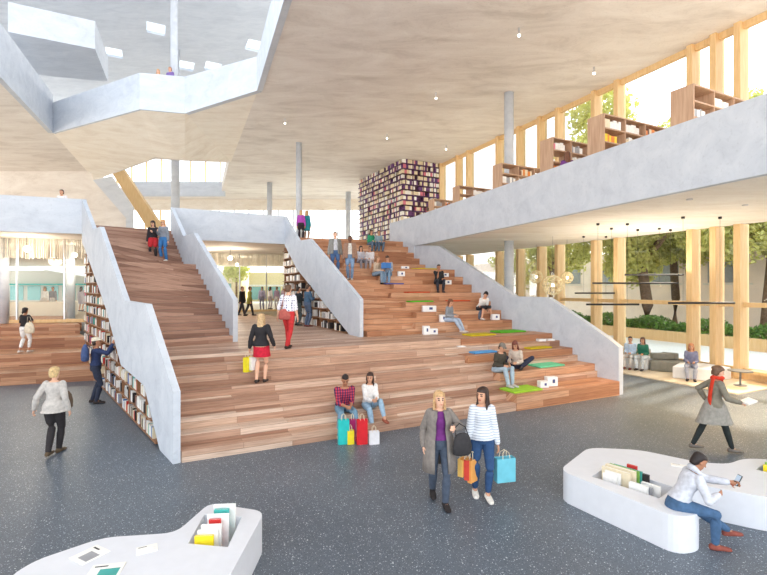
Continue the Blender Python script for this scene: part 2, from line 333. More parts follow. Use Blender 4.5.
column(-16.3, 24.3, 1.6, 5.4, .22, 'white column behind the left curtained glass wall')

# ------------------------------------------------------------------ right glass facade
w1 = struct(empty('window_1'))
def fin(s, z0, z1, w=.22, dp=.52, m=M_oak):
    p = FL(s); ang = math.atan2(fd.y, fd.x); bm = BM(); box(bm, V(p.x, p.y, (z0+z1)/2), (w, dp, z1-z0), ang); return link('mullion', bm, m, w1, bevel=.01)
fins = [-9, -5.6, -2.6, .05, .85, 1.7, 4.95, 6.2, 8.5, 9.8, 11.5, 13.4, 16.6, 17.9, 20.2, 22.5, 25, 27.6, 30.2, 32.8]
for s_ in fins: fin(s_, .04, 5.4); fin(s_, UP, CE)
for z_, h_ in ((2.6, .16), (.22, .4), (12.28, .24)):
    a, b_ = FL(-12), FL(35); c = (a+b_)/2; bm = BM(); box(bm, V(c.x, c.y, z_), ((b_-a).length, .16, h_), math.atan2(fd.y, fd.x)); link('transom', bm, M_oak, w1)
for z0, z1 in ((.04, 5.4), (UP, CE)):
    bm = BM(); a, b_ = FL(-12), FL(35); c = (a+b_)/2+V(.12, .05); box(bm, V(c.x, c.y, (z0+z1)/2), ((b_-a).length, .02, z1-z0), math.atan2(fd.y, fd.x)); link('pane', bm, M_glass, w1)
# far glass facade
w2 = struct(empty('window_2'))
for i in range(27):
    x = -42+i*1.55; bm = BM(); box(bm, V(x, 49, 8.5), (.1, .25, 5.6)); link('mullion', bm, M_con if x > -18 else M_oak, w2)
    if -30 < x < -13: bm = BM(); box(bm, V(x, 49.2, 15.7), (.1, .25, 4.8)); link('mullion', bm, M_oak, w2)
bm = BM(); box(bm, V(-21.5, 49.3, 9.6), (44, .03, 7.8)); link('pane', bm, M_glass, w2)
bm = BM(); box(bm, V(-22, 48.9, 11.85), (44, .3, 1.1)); struct(link('wall_header', bm, M_ceil2))
bm = BM(); box(bm, V(-42, 46, 9), (20, .3, 6.8)); struct(link('wall_rear', bm, M_ceil))
# glass under the slabs with hanging metal fringe
def hall_glass(idx, a, b_, muls):
    w = struct(empty('window_%d' % idx)); d = b_-a; L_ = d.length; ang = math.atan2(d.y, d.x); c = (a+b_)/2
    bm = BM(); box(bm, V(c.x, c.y, 3.5), (L_, .02, 3.8), ang); link('pane', bm, M_glass2, w)
    for f in muls:
        p = a+d*f; bm = BM(); box(bm, V(p.x, p.y, 3.5), (.06, .1, 3.8), ang); link('mullion', bm, M_dark if 0 else M_chrome, w)
    bm = BM(); box(bm, V(c.x, c.y, 1.68), (L_, .14, .14), ang); link('sill', bm, M_oak, w)
    return ang
gA, gB = V(-26, 18.9), V(-12.7, 21.72); ang = hall_glass(3, gA, gB, [.2, .45, .58, .72, .86, 1])
gC, gD = V(-14.0, 28.2), V(-6.2, 31.6); hall_glass(4, gC, gD, [0, .2, .4, .6, .8, 1])
M_fringe = mat('bronze_strips', srgb(216, 206, 188), .4, .15, var=.08, scale=6)
def fringe(a, b_, label, z0=4.5):
    bm = BM(); d = b_-a; L_ = d.length; n_ = int(L_/.07)
    for i in range(n_):
        p = a+d*((i+.5)/n_); z_ = z0+random.uniform(-.04, .04); box(bm, V(p.x, p.y, (5.39+z_)/2), (.04, .012, 5.39-z_), random.uniform(-1, 1))
    tag(link('strip_curtain', bm, M_fringe), label, 'curtain', kind='stuff')
fringe(gA+V(.05, -.3), gB+V(0, -.3), 'bronze curtain of thin hanging strips above the left glass wall')
fringe(gC+V(.1, -.4), gD+V(0, -.4), 'bronze curtain of thin hanging strips above the central glass wall', 4.6)

# ------------------------------------------------------------------ reading islands
def _island(outline, rec, label, zt=.45):
    bm = BM(); prism(bm, outline, 0.002, zt, [rec]); o = link('reading_island', bm, M_white)
    md = o.modifiers.new('b', 'BEVEL'); md.width = .05; md.segments = 4; md.limit_method = 'ANGLE'; md.angle_limit = math.radians(25); md.harden_normals = False
    for p in o.data.polygons: p.use_smooth = False
    tag(o, label, 'bench')
    bm = BM(); prism(bm, rec, 0.004, .2); c = link('recess_floor', bm, M_white, o)
    return o
def rnd(pts, r=.12, n=5):                 # rounded plan corners
    out = []
    for i, p in enumerate(pts):
        p = V(*p); a = V(*pts[i-1])-p; b_ = V(*pts[(i+1) % len(pts)])-p; rr = min(r, a.length*.45, b_.length*.45)
        a = p+a.normalized()*rr; b_ = p+b_.normalized()*rr
        for k in range(n+1): t_ = k/n; out.append(a*(1-t_)**2+p*2*t_*(1-t_)+b_*t_*t_)
    return out
rec1 = [V(3.03, 6.80), V(3.44, 7.19), V(4.02, 6.42), V(3.60, 6.10)]
rec3 = [V(5.62, 7.05), V(5.95, 7.3), V(6.6, 6.9), V(6.3, 6.5)]
out1 = rnd([(2.65, 7.04), (3.52, 8.03), (4.33, 7.92), (4.96, 7.36), (5.36, 7.27), (5.81, 7.53), (7.2, 7.3), (7.4, 5.9), (6.2, 5.75), (5.02, 6.11), (4.42, 6.5), (4.12, 6.35), (3.86, 5.66), (3.5, 5.58)], .22)
bm = BM(); prism(bm, out1, .002, .45, [rec1, rec3]); isl = link('reading_island', bm, M_white); md = isl.modifiers.new('b', 'BEVEL'); md.width = .035; md.segments = 3; md.limit_method = 'ANGLE'; md.angle_limit = math.radians(50)
tag(isl, 'low white angular seating island with sunken book trough at lower right', 'bench')
for r_ in (rec1, rec3): bm = BM(); prism(bm, r_, .004, .2); link('trough_floor', bm, M_white, isl)
rec2 = [V(-2.1, 5.02), V(-2.17, 5.66), V(-1.70, 5.6), V(-1.65, 4.95)]
out2 = rnd([(-2.22, 5.97), (-1.46, 5.74), (-1.47, 3.7), (-2.5, 3.5), (-3.4, 3.9), (-3.56, 4.5), (-3.50, 4.72), (-3.09, 5.14), (-2.33, 5.24)], .16)
bm = BM(); prism(bm, out2, .002, .45, [rec2]); isl2 = link('reading_island', bm, M_white); md = isl2.modifiers.new('b', 'BEVEL'); md.width = .035; md.segments = 3; md.limit_method = 'ANGLE'; md.angle_limit = math.radians(50)
tag(isl2, 'low white angular seating island with sunken book trough at lower left', 'bench')
bm = BM(); prism(bm, rec2, .004, .2); link('trough_floor', bm, M_white, isl2)

# ------------------------------------------------------------------ books
CO = {'white': (240, 238, 234), 'cream': (228, 214, 184), 'black': (46, 42, 44), 'brown': (120, 76, 52), 'red': (196, 48, 44), 'yellow': (236, 210, 40), 'blue': (60, 110, 170), 'teal': (70, 168, 160), 'green': (130, 176, 80), 'orange': (226, 132, 50), 'grey': (160, 160, 164), 'purple': (104, 64, 118), 'pink': (214, 120, 140)}
M_paper = mat('paper', srgb(246, 243, 236), .8, var=0)
def cmat(c): return mat('cover_'+c, srgb(*CO[c]), .5, var=.03, scale=20)
BK = {}
def book_mesh(c, s):                       # cover boards, spine and pages; x = thickness, y = depth (spine at -y), z = height
    k = (c, s)
    if k in BK: return BK[k]
    w, d, h = s; bm = BM(); t_ = min(.006, w*.15)
    box(bm, V(-w/2+t_/2, 0, h/2), (t_, d, h)); box(bm, V(w/2-t_/2, 0, h/2), (t_, d, h)); box(bm, V(0, -d/2+t_/2, h/2), (w-2*t_, t_, h))
    box(bm, V(0, t_/2, h/2), (w-2*t_-.001, d-2*t_, h-.012), mi=1)
    me = bpy.data.meshes.new('book'); bm.to_mesh(me); bm.free(); me.materials.append(cmat(c)); me.materials.append(M_paper); BK[k] = me; return me
def book(c, s, loc, rot=(0, 0, 0), label='', group=None):
    o = bpy.data.objects.new('book', book_mesh(c, s)); COL.objects.link(o); o.location = loc; o.rotation_euler = rot
    return tag(o, label, 'book', group)
SPEC = []                                  # wall-shelf books, built at the end: the nearest as objects
def shelf_row(p0, d, s0, s1, z, nrm, depth, colours, where, fill=.8, hmax=.27, thick=(.05, .11), rng=random):
    s = s0+.03
    while s < s1-.12:
        if rng.random() > fill: s += rng.uniform(.12, .4); continue
        for _ in range(rng.randint(2, 5)):
            w = rng.choice((.05, .07, .10)) if thick[0] < .1 else rng.choice((.1, .14, .2)); h = rng.choice((.2, .23, .26)); h = min(h, hmax)
            if s+w > s1-.03: break
            c = rng.choice(colours); q = p0+d*(s+w/2)+nrm*.0
            SPEC.append((q, z, (w, .17, h), c, math.atan2(d.y, d.x), where, nrm)); s += w+.004
        s += rng.uniform(.0, .25)
def wall_shelf(p0, d, top, bot, s0, s1, nrm, label, where, cols, pitch=.37, vp=.9, depth=.28, z0=.04):
    """a built-in bookcase under a stair wall: top(s), bot(s) give the opening"""
    root = empty('bookcase', (p0.x+d.x*s0, p0.y+d.y*s0, bot(s0)), label, 'bookcase')
    N = 60; bm = BM()
    prof = [(s0+(s1-s0)*i/N, bot(s0+(s1-s0)*i/N)+.005) for i in range(N+1)]+[(s0+(s1-s0)*i/N, top(s0+(s1-s0)*i/N)) for i in range(N, -1, -1)]
    q0 = p0-nrm*(depth+.02)
    wallprof(bm, q0, d, prof, .03, 1 if V(d.y, -d.x).dot(nrm) > 0 else -1); link('back_panel', bm, M_shelf, root)
    z = z0; zmax = max(top(s0), top(s1)); ang = math.atan2(d.y, d.x)
    while z < zmax-.15:
        runs = []; cur = None
        for i in range(N*2+1):
            s = s0+(s1-s0)*i/(N*2); ok = bot(s) <= z-.005 and top(s) > z+.12
            if ok and cur is None: cur = s
            if (not ok or i == N*2) and cur is not None:
                if s-cur > .3: runs.append((cur, s))
                cur = None
        for a, b_ in runs:
            c = p0+d*((a+b_)/2)-nrm*(depth/2); bm = BM(); box(bm, V(c.x, c.y, z), (b_-a, depth, .03), ang); link('shelf', bm, M_shelf, root)
            # books only where there is clearance
            a2 = a
            while a2 < b_ and top(a2) < z+.27: a2 += .05
            if b_-a2 > .3: shelf_row(p0-nrm*.1, d, a2, b_, z+.016, nrm, depth, cols, where)
        z += pitch
    s = s0
    while s <= s1+.01:
        if top(s)-bot(s) > .35:
            c = p0+d*s-nrm*(depth/2); bm = BM(); box(bm, V(c.x, c.y, (bot(s)+top(s))/2), (.03, depth-.02, top(s)-bot(s)-.04), ang); link('upright', bm, M_shelf, root)
        s += vp
def interp(pts):
    def f(s):
        if s <= pts[0][0]: return pts[0][1]
        for (a, b_), (c, e) in zip(pts, pts[1:]):
            if s <= c: return b_+(e-b_)*(s-a)/(c-a)
        return pts[-1][1]
    return f
topL = interp([(1.0, .0), (2.3, 1.05), (5.0, 1.15), (7.3, 2.5), (12.2, 4.62), (17, 5.2)])
def botL(s): return 0 if s < 9.75 else (.4 if s < 11.5 else .8 if s < 13.3 else 1.2 if s < 15.1 else 1.6)
nL = V(-dL.y, dL.x)*1; nL = nL if nL.dot(V(-1, -.3)) > 0 else -nL
mixb = ['white']*7+['cream']*2+['black']*3+['grey', 'brown', 'blue', 'red', 'teal']
wall_shelf(A-u*.12+nL*.0, dL, topL, botL, 1.3, 12.8, nL, 'tall oak bookcase following the underside of the leftmost stair wall', 'bookcase under the leftmost stair wall', mixb)
topB = interp([(.86, 1.62), (7.1, 4.06), (9.0, 5.2), (14.5, 5.2)])
nB = V(-dB.y, dB.x); nB = nB if nB.dot(V(-1, -.3)) > 0 else -nB
mixc_ = ['white']*8+['cream']*2+['black']*2+['grey', 'brown']
wall_shelf(B0-u*.12, dB, topB, lambda s: 1.6, 1.2, 9.6, nB, 'triangular oak bookcase under the amphitheatre stair wall', 'bookcase under the amphitheatre stair wall', mixc_, pitch=.375, z0=1.63)
# z grid starts at floor 0.04 for the first and must pass 1.6 for the second, which the opening test handles

# ------------------------------------------------------------------ oak bookcases on the balcony
ang_u = math.atan2(u.y, u.x)
def oak_case(c, L_, label, where, seed):
    rng = random.Random(seed)
    root = empty('bookcase', (c.x, c.y, UP), label, 'bookcase', rz=0)
    dep = .55; hh = 2.34; n_ = max(2, int(round(L_/.85)))
    mid = c+u*(L_/2)+v*(dep/2)
    for i, (off, w) in enumerate([(0, .04), (L_, .04)]):
        p = c+u*off+v*(dep/2); bm = BM(); box(bm, V(p.x, p.y, UP+hh/2), (w, dep, hh), ang_u); link('side_panel', bm, M_case, root)
    bm = BM(); p = mid; box(bm, V(p.x, p.y, UP+hh/2), (L_-.05, .02, hh-.04), ang_u); 
    if seed % 2 == 9: link('divider', bm, M_case, root)
    else: bm.free()
    for i in range(1, n_):
        p = c+u*(L_*i/n_)+v*(dep/2); bm = BM(); box(bm, V(p.x, p.y, UP+hh/2), (.03, dep-.02, hh-.05), ang_u); link('upright', bm, M_case, root)
    for k in range(7):
        z = UP+.02+k*(hh-.04)/6; bm = BM(); box(bm, V(mid.x, mid.y, z), (L_+(.04 if k == 6 else -.05), dep, .035), ang_u); link('shelf', bm, M_case, root)
        if k >= 2 and k < 6:
            for i in range(n_):
                if rng.random() < .85:
                    s0 = L_*i/n_+.04; s1 = L_*(i+1)/n_-.04; f = rng.uniform(.4, .85); s1 = s0+(s1-s0)*f
                    col = rng.choice((['white'], ['white', 'cream'], ['white', 'grey'], ['yellow', 'orange'], ['white', 'pink', 'white'], ['cream', 'brown', 'orange']))
                    s = s0
                    while s < s1:
                        w = rng.choice((.07, .1, .14)); h = rng.choice((.2, .23, .26)); q = c+u*(s+w/2)+v*.13
                        SPEC.append((q, z+.019, (w, .17, h), rng.choice(col), ang_u, where, -v)); s += w+.003
cases = [(V(7.36, 11.07), 5.2, 'nearest oak bookcase on the balcony, cut by the right border', 'nearest balcony bookcase'),
         (V(6.13, 12.95), 3.6, 'second nearest oak bookcase on the balcony', 'second nearest balcony bookcase'),
         (V(5.45, 15.0), 3.4, 'third oak bookcase on the balcony with a person in purple browsing', 'third balcony bookcase'),
         (V(4.60, 18.1), 3.4, 'fourth oak bookcase on the balcony just left of white column', 'fourth balcony bookcase'),
         (V(3.6, 22.1), 3.2, 'fifth oak bookcase on the balcony beyond white column', 'fifth balcony bookcase'),
         (V(2.75, 25.4), 3.0, 'farthest oak bookcase on the balcony beside the purple tower', 'farthest balcony bookcase')]
for i, (c, L_, lab, wh) in enumerate(cases): oak_case(c, L_, lab, wh, 11+i)

# ------------------------------------------------------------------ purple book tower
tw = empty('book_tower', (1.35, 33.2, UP), 'square purple tower of stacked bookshelves rising to the ceiling', 'bookshelf')
tc0 = V(1.35, 33.2); tl, tv = 3.5, 7.8
cen = tc0+u*(tl/2)+v*(tv/2)
bm = BM(); box(bm, V(cen.x, cen.y, (UP+CE)/2), (tl-.6, tv-.6, CE-UP-.02), ang_u); link('core', bm, mat('dark_purple', srgb(104, 72, 96), .5), tw)
NR = 18; hz = (CE-UP)/NR
bks = BM(); rng = random.Random(3)
tcol = ['cream']*6+['white']*4+['purple']*3+['pink']
mlist = ['cream', 'white', 'purple', 'pink']
for k in range(NR):
    z = UP+.03+k*hz; ov = rng.uniform(0, .12)
    bm = BM(); box(bm, V(cen.x, cen.y, z), (tl+ov, tv+ov, .06), ang_u); link('shelf_board', bm, M_purple if k % 3 else mat('plum_lacquer', srgb(70, 40, 50), .4, var=.1), tw)
    for (p0, d, L_, nn) in ((tc0, u, tl, -v), (tc0, v, tv, -u)):
        s = .1
        while s < L_-.2:
            w = rng.choice((.08, .14, .2)); 
            if rng.random() < .1: s += rng.uniform(.12, .35); continue
            h = rng.uniform(.25, .3); c = rng.choice(tcol); q = p0+d*(s+w/2)-nn*.13
            box(bks, V(q.x, q.y, z+.032+h/2), (w-.01, .2, h), math.atan2(d.y, d.x), mi=mlist.index(c)); s += w
ob = link('shelved_books', bks, [cmat(c) for c in mlist], tw); ob['kind'] = 'stuff'
for p0, d, L_ in ((tc0, u, tl), (tc0, v, tv)):
    for j in range(1, int(L_/1.1)+1):
        q = p0+d*(j*L_/(int(L_/1.1)+1)); q = q+(v*.16 if d is u else u*.16); bm = BM(); box(bm, V(q.x, q.y, (UP+CE)/2), (.05, .3, CE-UP-.05), math.atan2(d.y, d.x)); link('upright', bm, M_purple, tw)

# ------------------------------------------------------------------ cushions and white boxes on the seating blocks
def solve(px, t):                          # place on the stair at depth t seen in column px
    r = (px-CX)/F; p = A+v*t; a = (r*p.y-p.x)/(u.x-r*u.y); return G(a, t)
bz = {1: (.4, .42), 2: (.8, 1.25), 3: (1.2, 2.2), 4: (1.6, 3.4)}
for k in range(7): bz[5+k] = (1.6+.343*(k+1), 4.6+.629*(k+.55))
MC = {'olive': (196, 176, 30), 'lime': (150, 196, 50), 'blue': (90, 160, 220), 'green': (90, 180, 40), 'teal': (110, 205, 160), 'rust': (200, 84, 48), 'indigo': (80, 90, 160)}
def cushion(c, px, k, label, w=.95, dd=.5, dt=0):
    z, t_ = bz[k]; p = solve(px, t_+dt); bm = BM(); box(bm, V(0, 0, 0), (w, dd, .05)); o = link('seat_cushion', bm, mat('felt_'+c, srgb(*MC[c]), .9, var=.05, scale=10), bevel=.015)
    o.location = (p.x, p.y, z+.012+.026); o.rotation_euler = (0, 0, ang_u); tag(o, label, 'cushion', 'felt cushions on the seating blocks')
cushion('lime', 521, 1, 'lime green flat cushion under the feet of seated man on lowest block', 1.0, .6)
cushion('teal', 546, 2, 'mint green flat cushion on the second seating block', 1.0, .55)
cushion('blue', 481, 3, 'light blue flat cushion behind the couple on the blocks', .85, .5)
cushion('olive', 536, 3, 'mustard flat cushion beside the white box near the wall', .95, .5)
cushion('olive', 479, 4, 'mustard flat cushion at the feet of the reading woman', 1.0, .55, -.2)
cushion('green', 508, 4, 'bright green flat cushion on the wide tread', 1.15, .6, .25)
cushion('rust', 458, 7, 'rust red flat cushion left of the man in white shirt', .95, .4)
cushion('green', 420, 7, 'grass green flat cushion in the middle of the amphitheatre', 1.0, .4)
cushion('rust', 417, 8, 'rust red flat cushion left of the man in black', 1.0, .4)
cushion('indigo', 393, 9, 'indigo flat cushion below the couple reading a blue book', .8, .4)
cushion('olive', 424, 11, 'mustard flat cushion on the landing behind man in black', 1.1, .5)
M_mark = mat('dark_print', srgb(70, 80, 130), .6, var=0)
def wbox(px, k, label, w=.34, h=.24, dt=0, n_=1):
    w *= .85; h *= .85
    z, t_ = bz[k]; p = solve(px, t_+dt)
    bm = BM(); box(bm, V(0, 0, h/2), (w, .2, h)); box(bm, V(w*.1, -.101, h*.55), (w*.25, .002, h*.4), mi=1)
    o = link('book_box', bm, [mat('white_card', srgb(240, 240, 240), .6, var=.01), M_mark], bevel=0)
    o.location = (p.x, p.y, z+.013); o.rotation_euler = (0, 0, ang_u-.3); tag(o, label, 'box', 'white boxes on the seating blocks')
wbox(543, 1, 'lower white box of the pair on the lowest block', .3, .2); wbox(551, 1, 'taller white box of the pair on the lowest block', .36, .3, .05)
wbox(541, 3, 'white box with dark print against the side wall', .3, .3, .2); wbox(550, 3, 'white box right beside another against the side wall', .3, .28, .2)
wbox(461, 3, 'single white box left of the blue cushion', .28, .24, .2)
wbox(426, 4, 'tall white box of the pair on the wide tread', .26, .34, .8); wbox(433, 4, 'low white box of the pair on the wide tread', .34, .22, .8)
wbox(429, 6, 'white box on the block above the pair of boxes', .6, .26); wbox(442.5, 5, 'white box behind the back of reading woman', .25, .3)
wbox(495, 5, 'white box right of the man in white shirt', .35, .25); wbox(447, 9, 'white box right of the man in black', .4, .22)
wbox(444, 10, 'white box behind the man in black', .45, .2); wbox(401, 10, 'white box beside the couple reading blue book', .35, .25)
wbox(405, 11, 'white box lying on the landing', .4, .16, .3)
# ------------------------------------------------------------------ books in the island troughs
def trough(rec, a, b_, n_, seq, z, label_where, tilt=0, hs=(.26, .33)):
    d = (b_-a).normalized(); L_ = (b_-a).length
    for i in range(n_):
        c, w, dp_, h, lab = seq[i % len(seq)]
        q = a+d*(L_*(i+.5)/n_); book(c, (w, dp_, h), (q.x, q.y, z), (0, tilt, math.atan2(d.y, d.x)), lab)
zb = .203
fr = (rec1[3]-rec1[0]).normalized(); sd_ = V(-fr.y, fr.x); an = math.atan2(fr.y, fr.x)
def tb(s, o_, c, size, lab, rot=(0, 0, 0), z=zb): p = rec1[0]+fr*s+sd_*o_; book(c, size, (p.x, p.y, z), (rot[0], rot[1], an+rot[2]), lab, 'books in the right island trough')
tb(.20, .14, 'white', (.03, .2, .3), 'white book standing foremost in the right trough', (0, 0, math.pi/2))
tb(.22, .19, 'white', (.035, .22, .33), 'white hardback second from front in right trough', (0, 0, math.pi/2))
tb(.24, .25, 'cream', (.05, .40, .36), 'thick cream book leaning in the right trough', (0, 0, math.pi/2))
tb(.27, .32, 'cream', (.05, .42, .38), 'second thick cream book behind the first in right trough', (0, 0, math.pi/2))
tb(.29, .39, 'green', (.03, .42, .37), 'pale green book behind the cream books', (0, 0, math.pi/2))
tb(.32, .44, 'teal', (.03, .40, .36), 'teal book behind the pale green one', (0, 0, math.pi/2))
tb(.36, .49, 'red', (.03, .14, .40), 'red book standing at the back of right trough', (0, 0, math.pi/2))
tb(.55, .45, 'black', (.03, .12, .34), 'black book standing behind the thick books in right trough', (0, 0, math.pi/2))
tb(.60, .12, 'white', (.05, .24, .30), 'white book at the right end of trough near the seated man', (0, 0, math.pi/2))
tb(.62, .19, 'grey', (.03, .26, .27), 'grey book near the right end of trough', (0, 0, math.pi/2))
tb(.70, .27, 'white', (.05, .24, .29), 'white book beside the grey one in right trough', (0, 0, math.pi/2))
for i, (c, lab) in enumerate((('yellow', 'yellow book in trough at the right border'), ('green', 'green book in trough at the right border'), ('white', 'white book in trough at the right border'), ('blue', 'blue book in trough at the right border'), ('teal', 'teal book in trough at the right border'))):
    p = V(5.86, 6.97)+V(.09, .07)*i*.8; book(c, (.045, .30, .32+.015*i), (p.x, p.y, zb), (0, 0, math.atan2(.4, -.65)+math.pi/2-.1), lab, 'books in the trough at right border')
for i, (c, w, lab) in enumerate((('yellow', .2, 'yellow book at the front of the left island trough'), ('white', .22, 'white book directly behind the yellow one'), ('white', .22, 'white book with small print in left island trough'), ('red', .13, 'narrow red book in the left island trough'), ('white', .24, 'white book behind the red one in left trough'), ('teal', .17, 'teal book in the left island trough'), ('white', .25, 'rearmost white book in the left island trough'))):
    book(c, (.028, w, .30+.022*i), (-1.95+.012*i, 5.08+.075*i, zb), (-0.0, 0, math.pi/2+.08), lab, 'books in the left island trough')
def magazine(px, py, w, h, rz, label, cols):
    p = P(px, py, .452); bm = BM(); box(bm, V(0, 0, .004), (w, h, .008)); box(bm, V(w*.12, -h*.1, .0085), (w*.6, h*.5, .0008), mi=1); box(bm, V(-w*.2, h*.34, .0085), (w*.4, h*.07, .0008), mi=2)
    o = link('magazine', bm, [M_paper, mat('print_'+cols, srgb(*CO[cols]), .5), cmat('black')]); o.location = p; o.rotation_euler = (0, 0, rz); tag(o, label, 'magazine', 'magazines lying on the left island')
magazine(90, 555, .24, .28, -.5, 'open picture magazine lying leftmost on the left white island', 'grey')
magazine(147, 549.5, .2, .15, .5, 'small white leaflet lying on the left white island', 'white')
magazine(105, 572, .3, .26, .2, 'magazine with teal cover cut by the bottom border', 'teal')
magazine(680, 466, .24, .12, -.5, 'white paper lying behind the seated man on right island', 'white')

# ------------------------------------------------------------------ lounge
M_up = mat('white_upholstery', srgb(222, 222, 222), .8, var=.02); M_gup = mat('grey_upholstery', srgb(140, 138, 128), .85, var=.05)
def seat(pts, z0, z1, m_, label, cat='bench', name='lounge_bench'):
    bm = BM(); prism(bm, [V(*p) for p in pts], z0, z1); return tag(link(name, bm, m_, bevel=.04), label, cat)
seat([(10.08, 16.3), (11.0, 15.6), (12.0, 16.1), (11.75, 17.0), (10.9, 17.2)], .042, .45, M_up, 'white upholstered lounge bench with a woman in grey sitting on it')
seat([(9.3, 18.55), (10.1, 17.85), (10.85, 18.6), (10.2, 19.5)], .042, .45, M_up, 'white upholstered lounge bench with two people sitting on it')
gs = seat([(10.16, 17.8), (10.8, 17.25), (11.6, 17.4), (11.35, 18.3), (10.9, 18.55)], .042, .43, M_gup, 'grey upholstered lounge sofa between the two white benches', 'sofa', 'lounge_sofa')
for a, b_, w in (((10.35, 18.05), (11.15, 18.0), .22), ((10.9, 18.3), (11.3, 17.9), .2)):
    a, b_ = V(*a), V(*b_); c = (a+b_)/2; bm = BM(); box(bm, V(c.x, c.y, .56), ((b_-a).length, w, .24), math.atan2((b_-a).y, (b_-a).x)); link('back_cushion', bm, M_gup, gs, bevel=.04)
seat([(9.9, 19.2), (10.9, 19.0), (10.9, 19.6), (10.0, 19.9)], .042, .7, mat('beige_upholstery', srgb(206, 196, 178), .8), 'low beige bench far back in the lounge')
tb_ = empty('side_table', (11.5, 15.05, .042), 'small round grey pedestal table in front of the white lounge bench', 'table')
for nm, z0, z1, r_ in (('table_top', .5, .53, .34), ('leg', .05, .5, .03), ('base', .042, .06, .18)):
    bm = BM(); tube(bm, [(11.5, 15.05, z0), (11.5, 15.05, z1)], r_, 28); link(nm, bm, mat('grey_paint', srgb(110, 108, 104), .4), tb_)
# window ledge
bm = BM(); a, b_ = FL(-10), FL(-.4); c = (a+b_)/2+V(-.25, -.1); box(bm, V(c.x, c.y, .36), ((b_-a).length, .45, .1), math.atan2(fd.y, fd.x)); struct(link('trim_1', bm, M_oak))

# ------------------------------------------------------------------ pendant lights
def bar_light(x0, x1, y, z, label, dy=0):
    r = empty('pendant_light', ((x0+x1)/2, y, z), label, 'lamp', 'linear pendant lights in the lounge')
    bm = BM(); tube(bm, [(x0, y, z), (x1, y+dy, z)], .035, 10); link('light_bar', bm, M_dark, r)
    for f in (.22, .78):
        x = x0+(x1-x0)*f; yy = y+dy*f; bm = BM(); tube(bm, [(x, yy, z+.03), (x, yy, 5.4)], .004, 5); link('cable', bm, M_dark, r)
        bm = BM(); tube(bm, [(x, yy, 5.33), (x, yy, 5.398)], .05, 12); link('ceiling_mount', bm, M_dark, r)
bar_light(7.7, 10.85, 17.2, 3.36, 'longest dark bar pendant, second from top in the lounge')
bar_light(9.1, 11.3, 17.6, 3.68, 'topmost dark bar pendant in the lounge')
bar_light(8.2, 9.9, 20, 2.96, 'short dark bar pendant at the left of the lounge')
bar_light(6.95, 8.75, 16, 2.62, 'lowest dark bar pendant above the side wall')
bar_light(8.85, 10.9, 14.5, 2.72, 'dark bar pendant above the seated woman in grey')
def uplight(x0, x1, y, z, dy=0, e=26):       # the bars shine upwards onto the soffit
    ld = bpy.data.lights.new('uplight', 'AREA'); ld.shape = 'RECTANGLE'; ld.size = abs(x1-x0); ld.size_y = .05; ld.energy = e; ld.color = (1, .88, .7)
    o = bpy.data.objects.new('uplight', ld); COL.objects.link(o); o.location = ((x0+x1)/2, y, z+.06); o.rotation_euler = (math.pi, 0, 0)
for a_ in ((7.7, 10.85, 17.2, 3.36), (9.1, 11.3, 17.6, 3.68), (8.2, 9.9, 20, 2.96), (6.95, 8.75, 16, 2.62), (8.85, 10.9, 14.5, 2.72)): uplight(*a_)
def globe(x, y, z, r_, label):
    r = empty('pendant_light', (x, y, z), label, 'lamp', 'wire globe pendants')
    bm = BM(); ico(bm, V(x, y, z), r_, 2); o = link('wire_globe', bm, mat('pale_brass', srgb(236, 220, 180), .4, .3, var=0), r); md = o.modifiers.new('w', 'WIREFRAME'); md.thickness = .03
    bm = BM(); ico(bm, V(x, y, z), .07, 2); link('bulb', bm, mat('warm_bulb', (1, .85, .6, 1), var=0, emit=6), r)
    bm = BM(); tube(bm, [(x, y, z+r_), (x, y, 5.4)], .006, 5); link('cable', bm, M_dark, r)
globe(7.25, 20, 3.3, .43, 'largest wire globe pendant above the concrete side wall')
globe(7.85, 24, 3.75, .33, 'small wire globe pendant left of the largest one')
globe(8.45, 21.5, 3.65, .27, 'small wire globe pendant right of the largest one')
M_bulb = mat('spot_bulb', (1, .93, .8, 1), var=0, emit=8)
for px, py, lab in ((519, 35, 'tiny ceiling spot nearest the top border'), (436, 98, 'tiny ceiling spot above the stair right of centre'), (594, 73, 'tiny ceiling spot near the upper window mullions'), (387, 138, 'tiny ceiling spot above the book tower left'), (446, 149, 'tiny ceiling spot above the purple book tower right'), (285, 123, 'tiny ceiling spot left of the slim column')):
    p = P(px, py, 12.15); r = empty('ceiling_spot', p, lab, 'lamp', 'small ceiling spots')
    bm = BM(); tube(bm, [(p.x, p.y, 12.15), (p.x, p.y, 12.399)], .035, 10); link('housing', bm, M_chrome, r)
    bm = BM(); ico(bm, V(p.x, p.y, 12.13), .05, 2); link('bulb', bm, M_bulb, r)

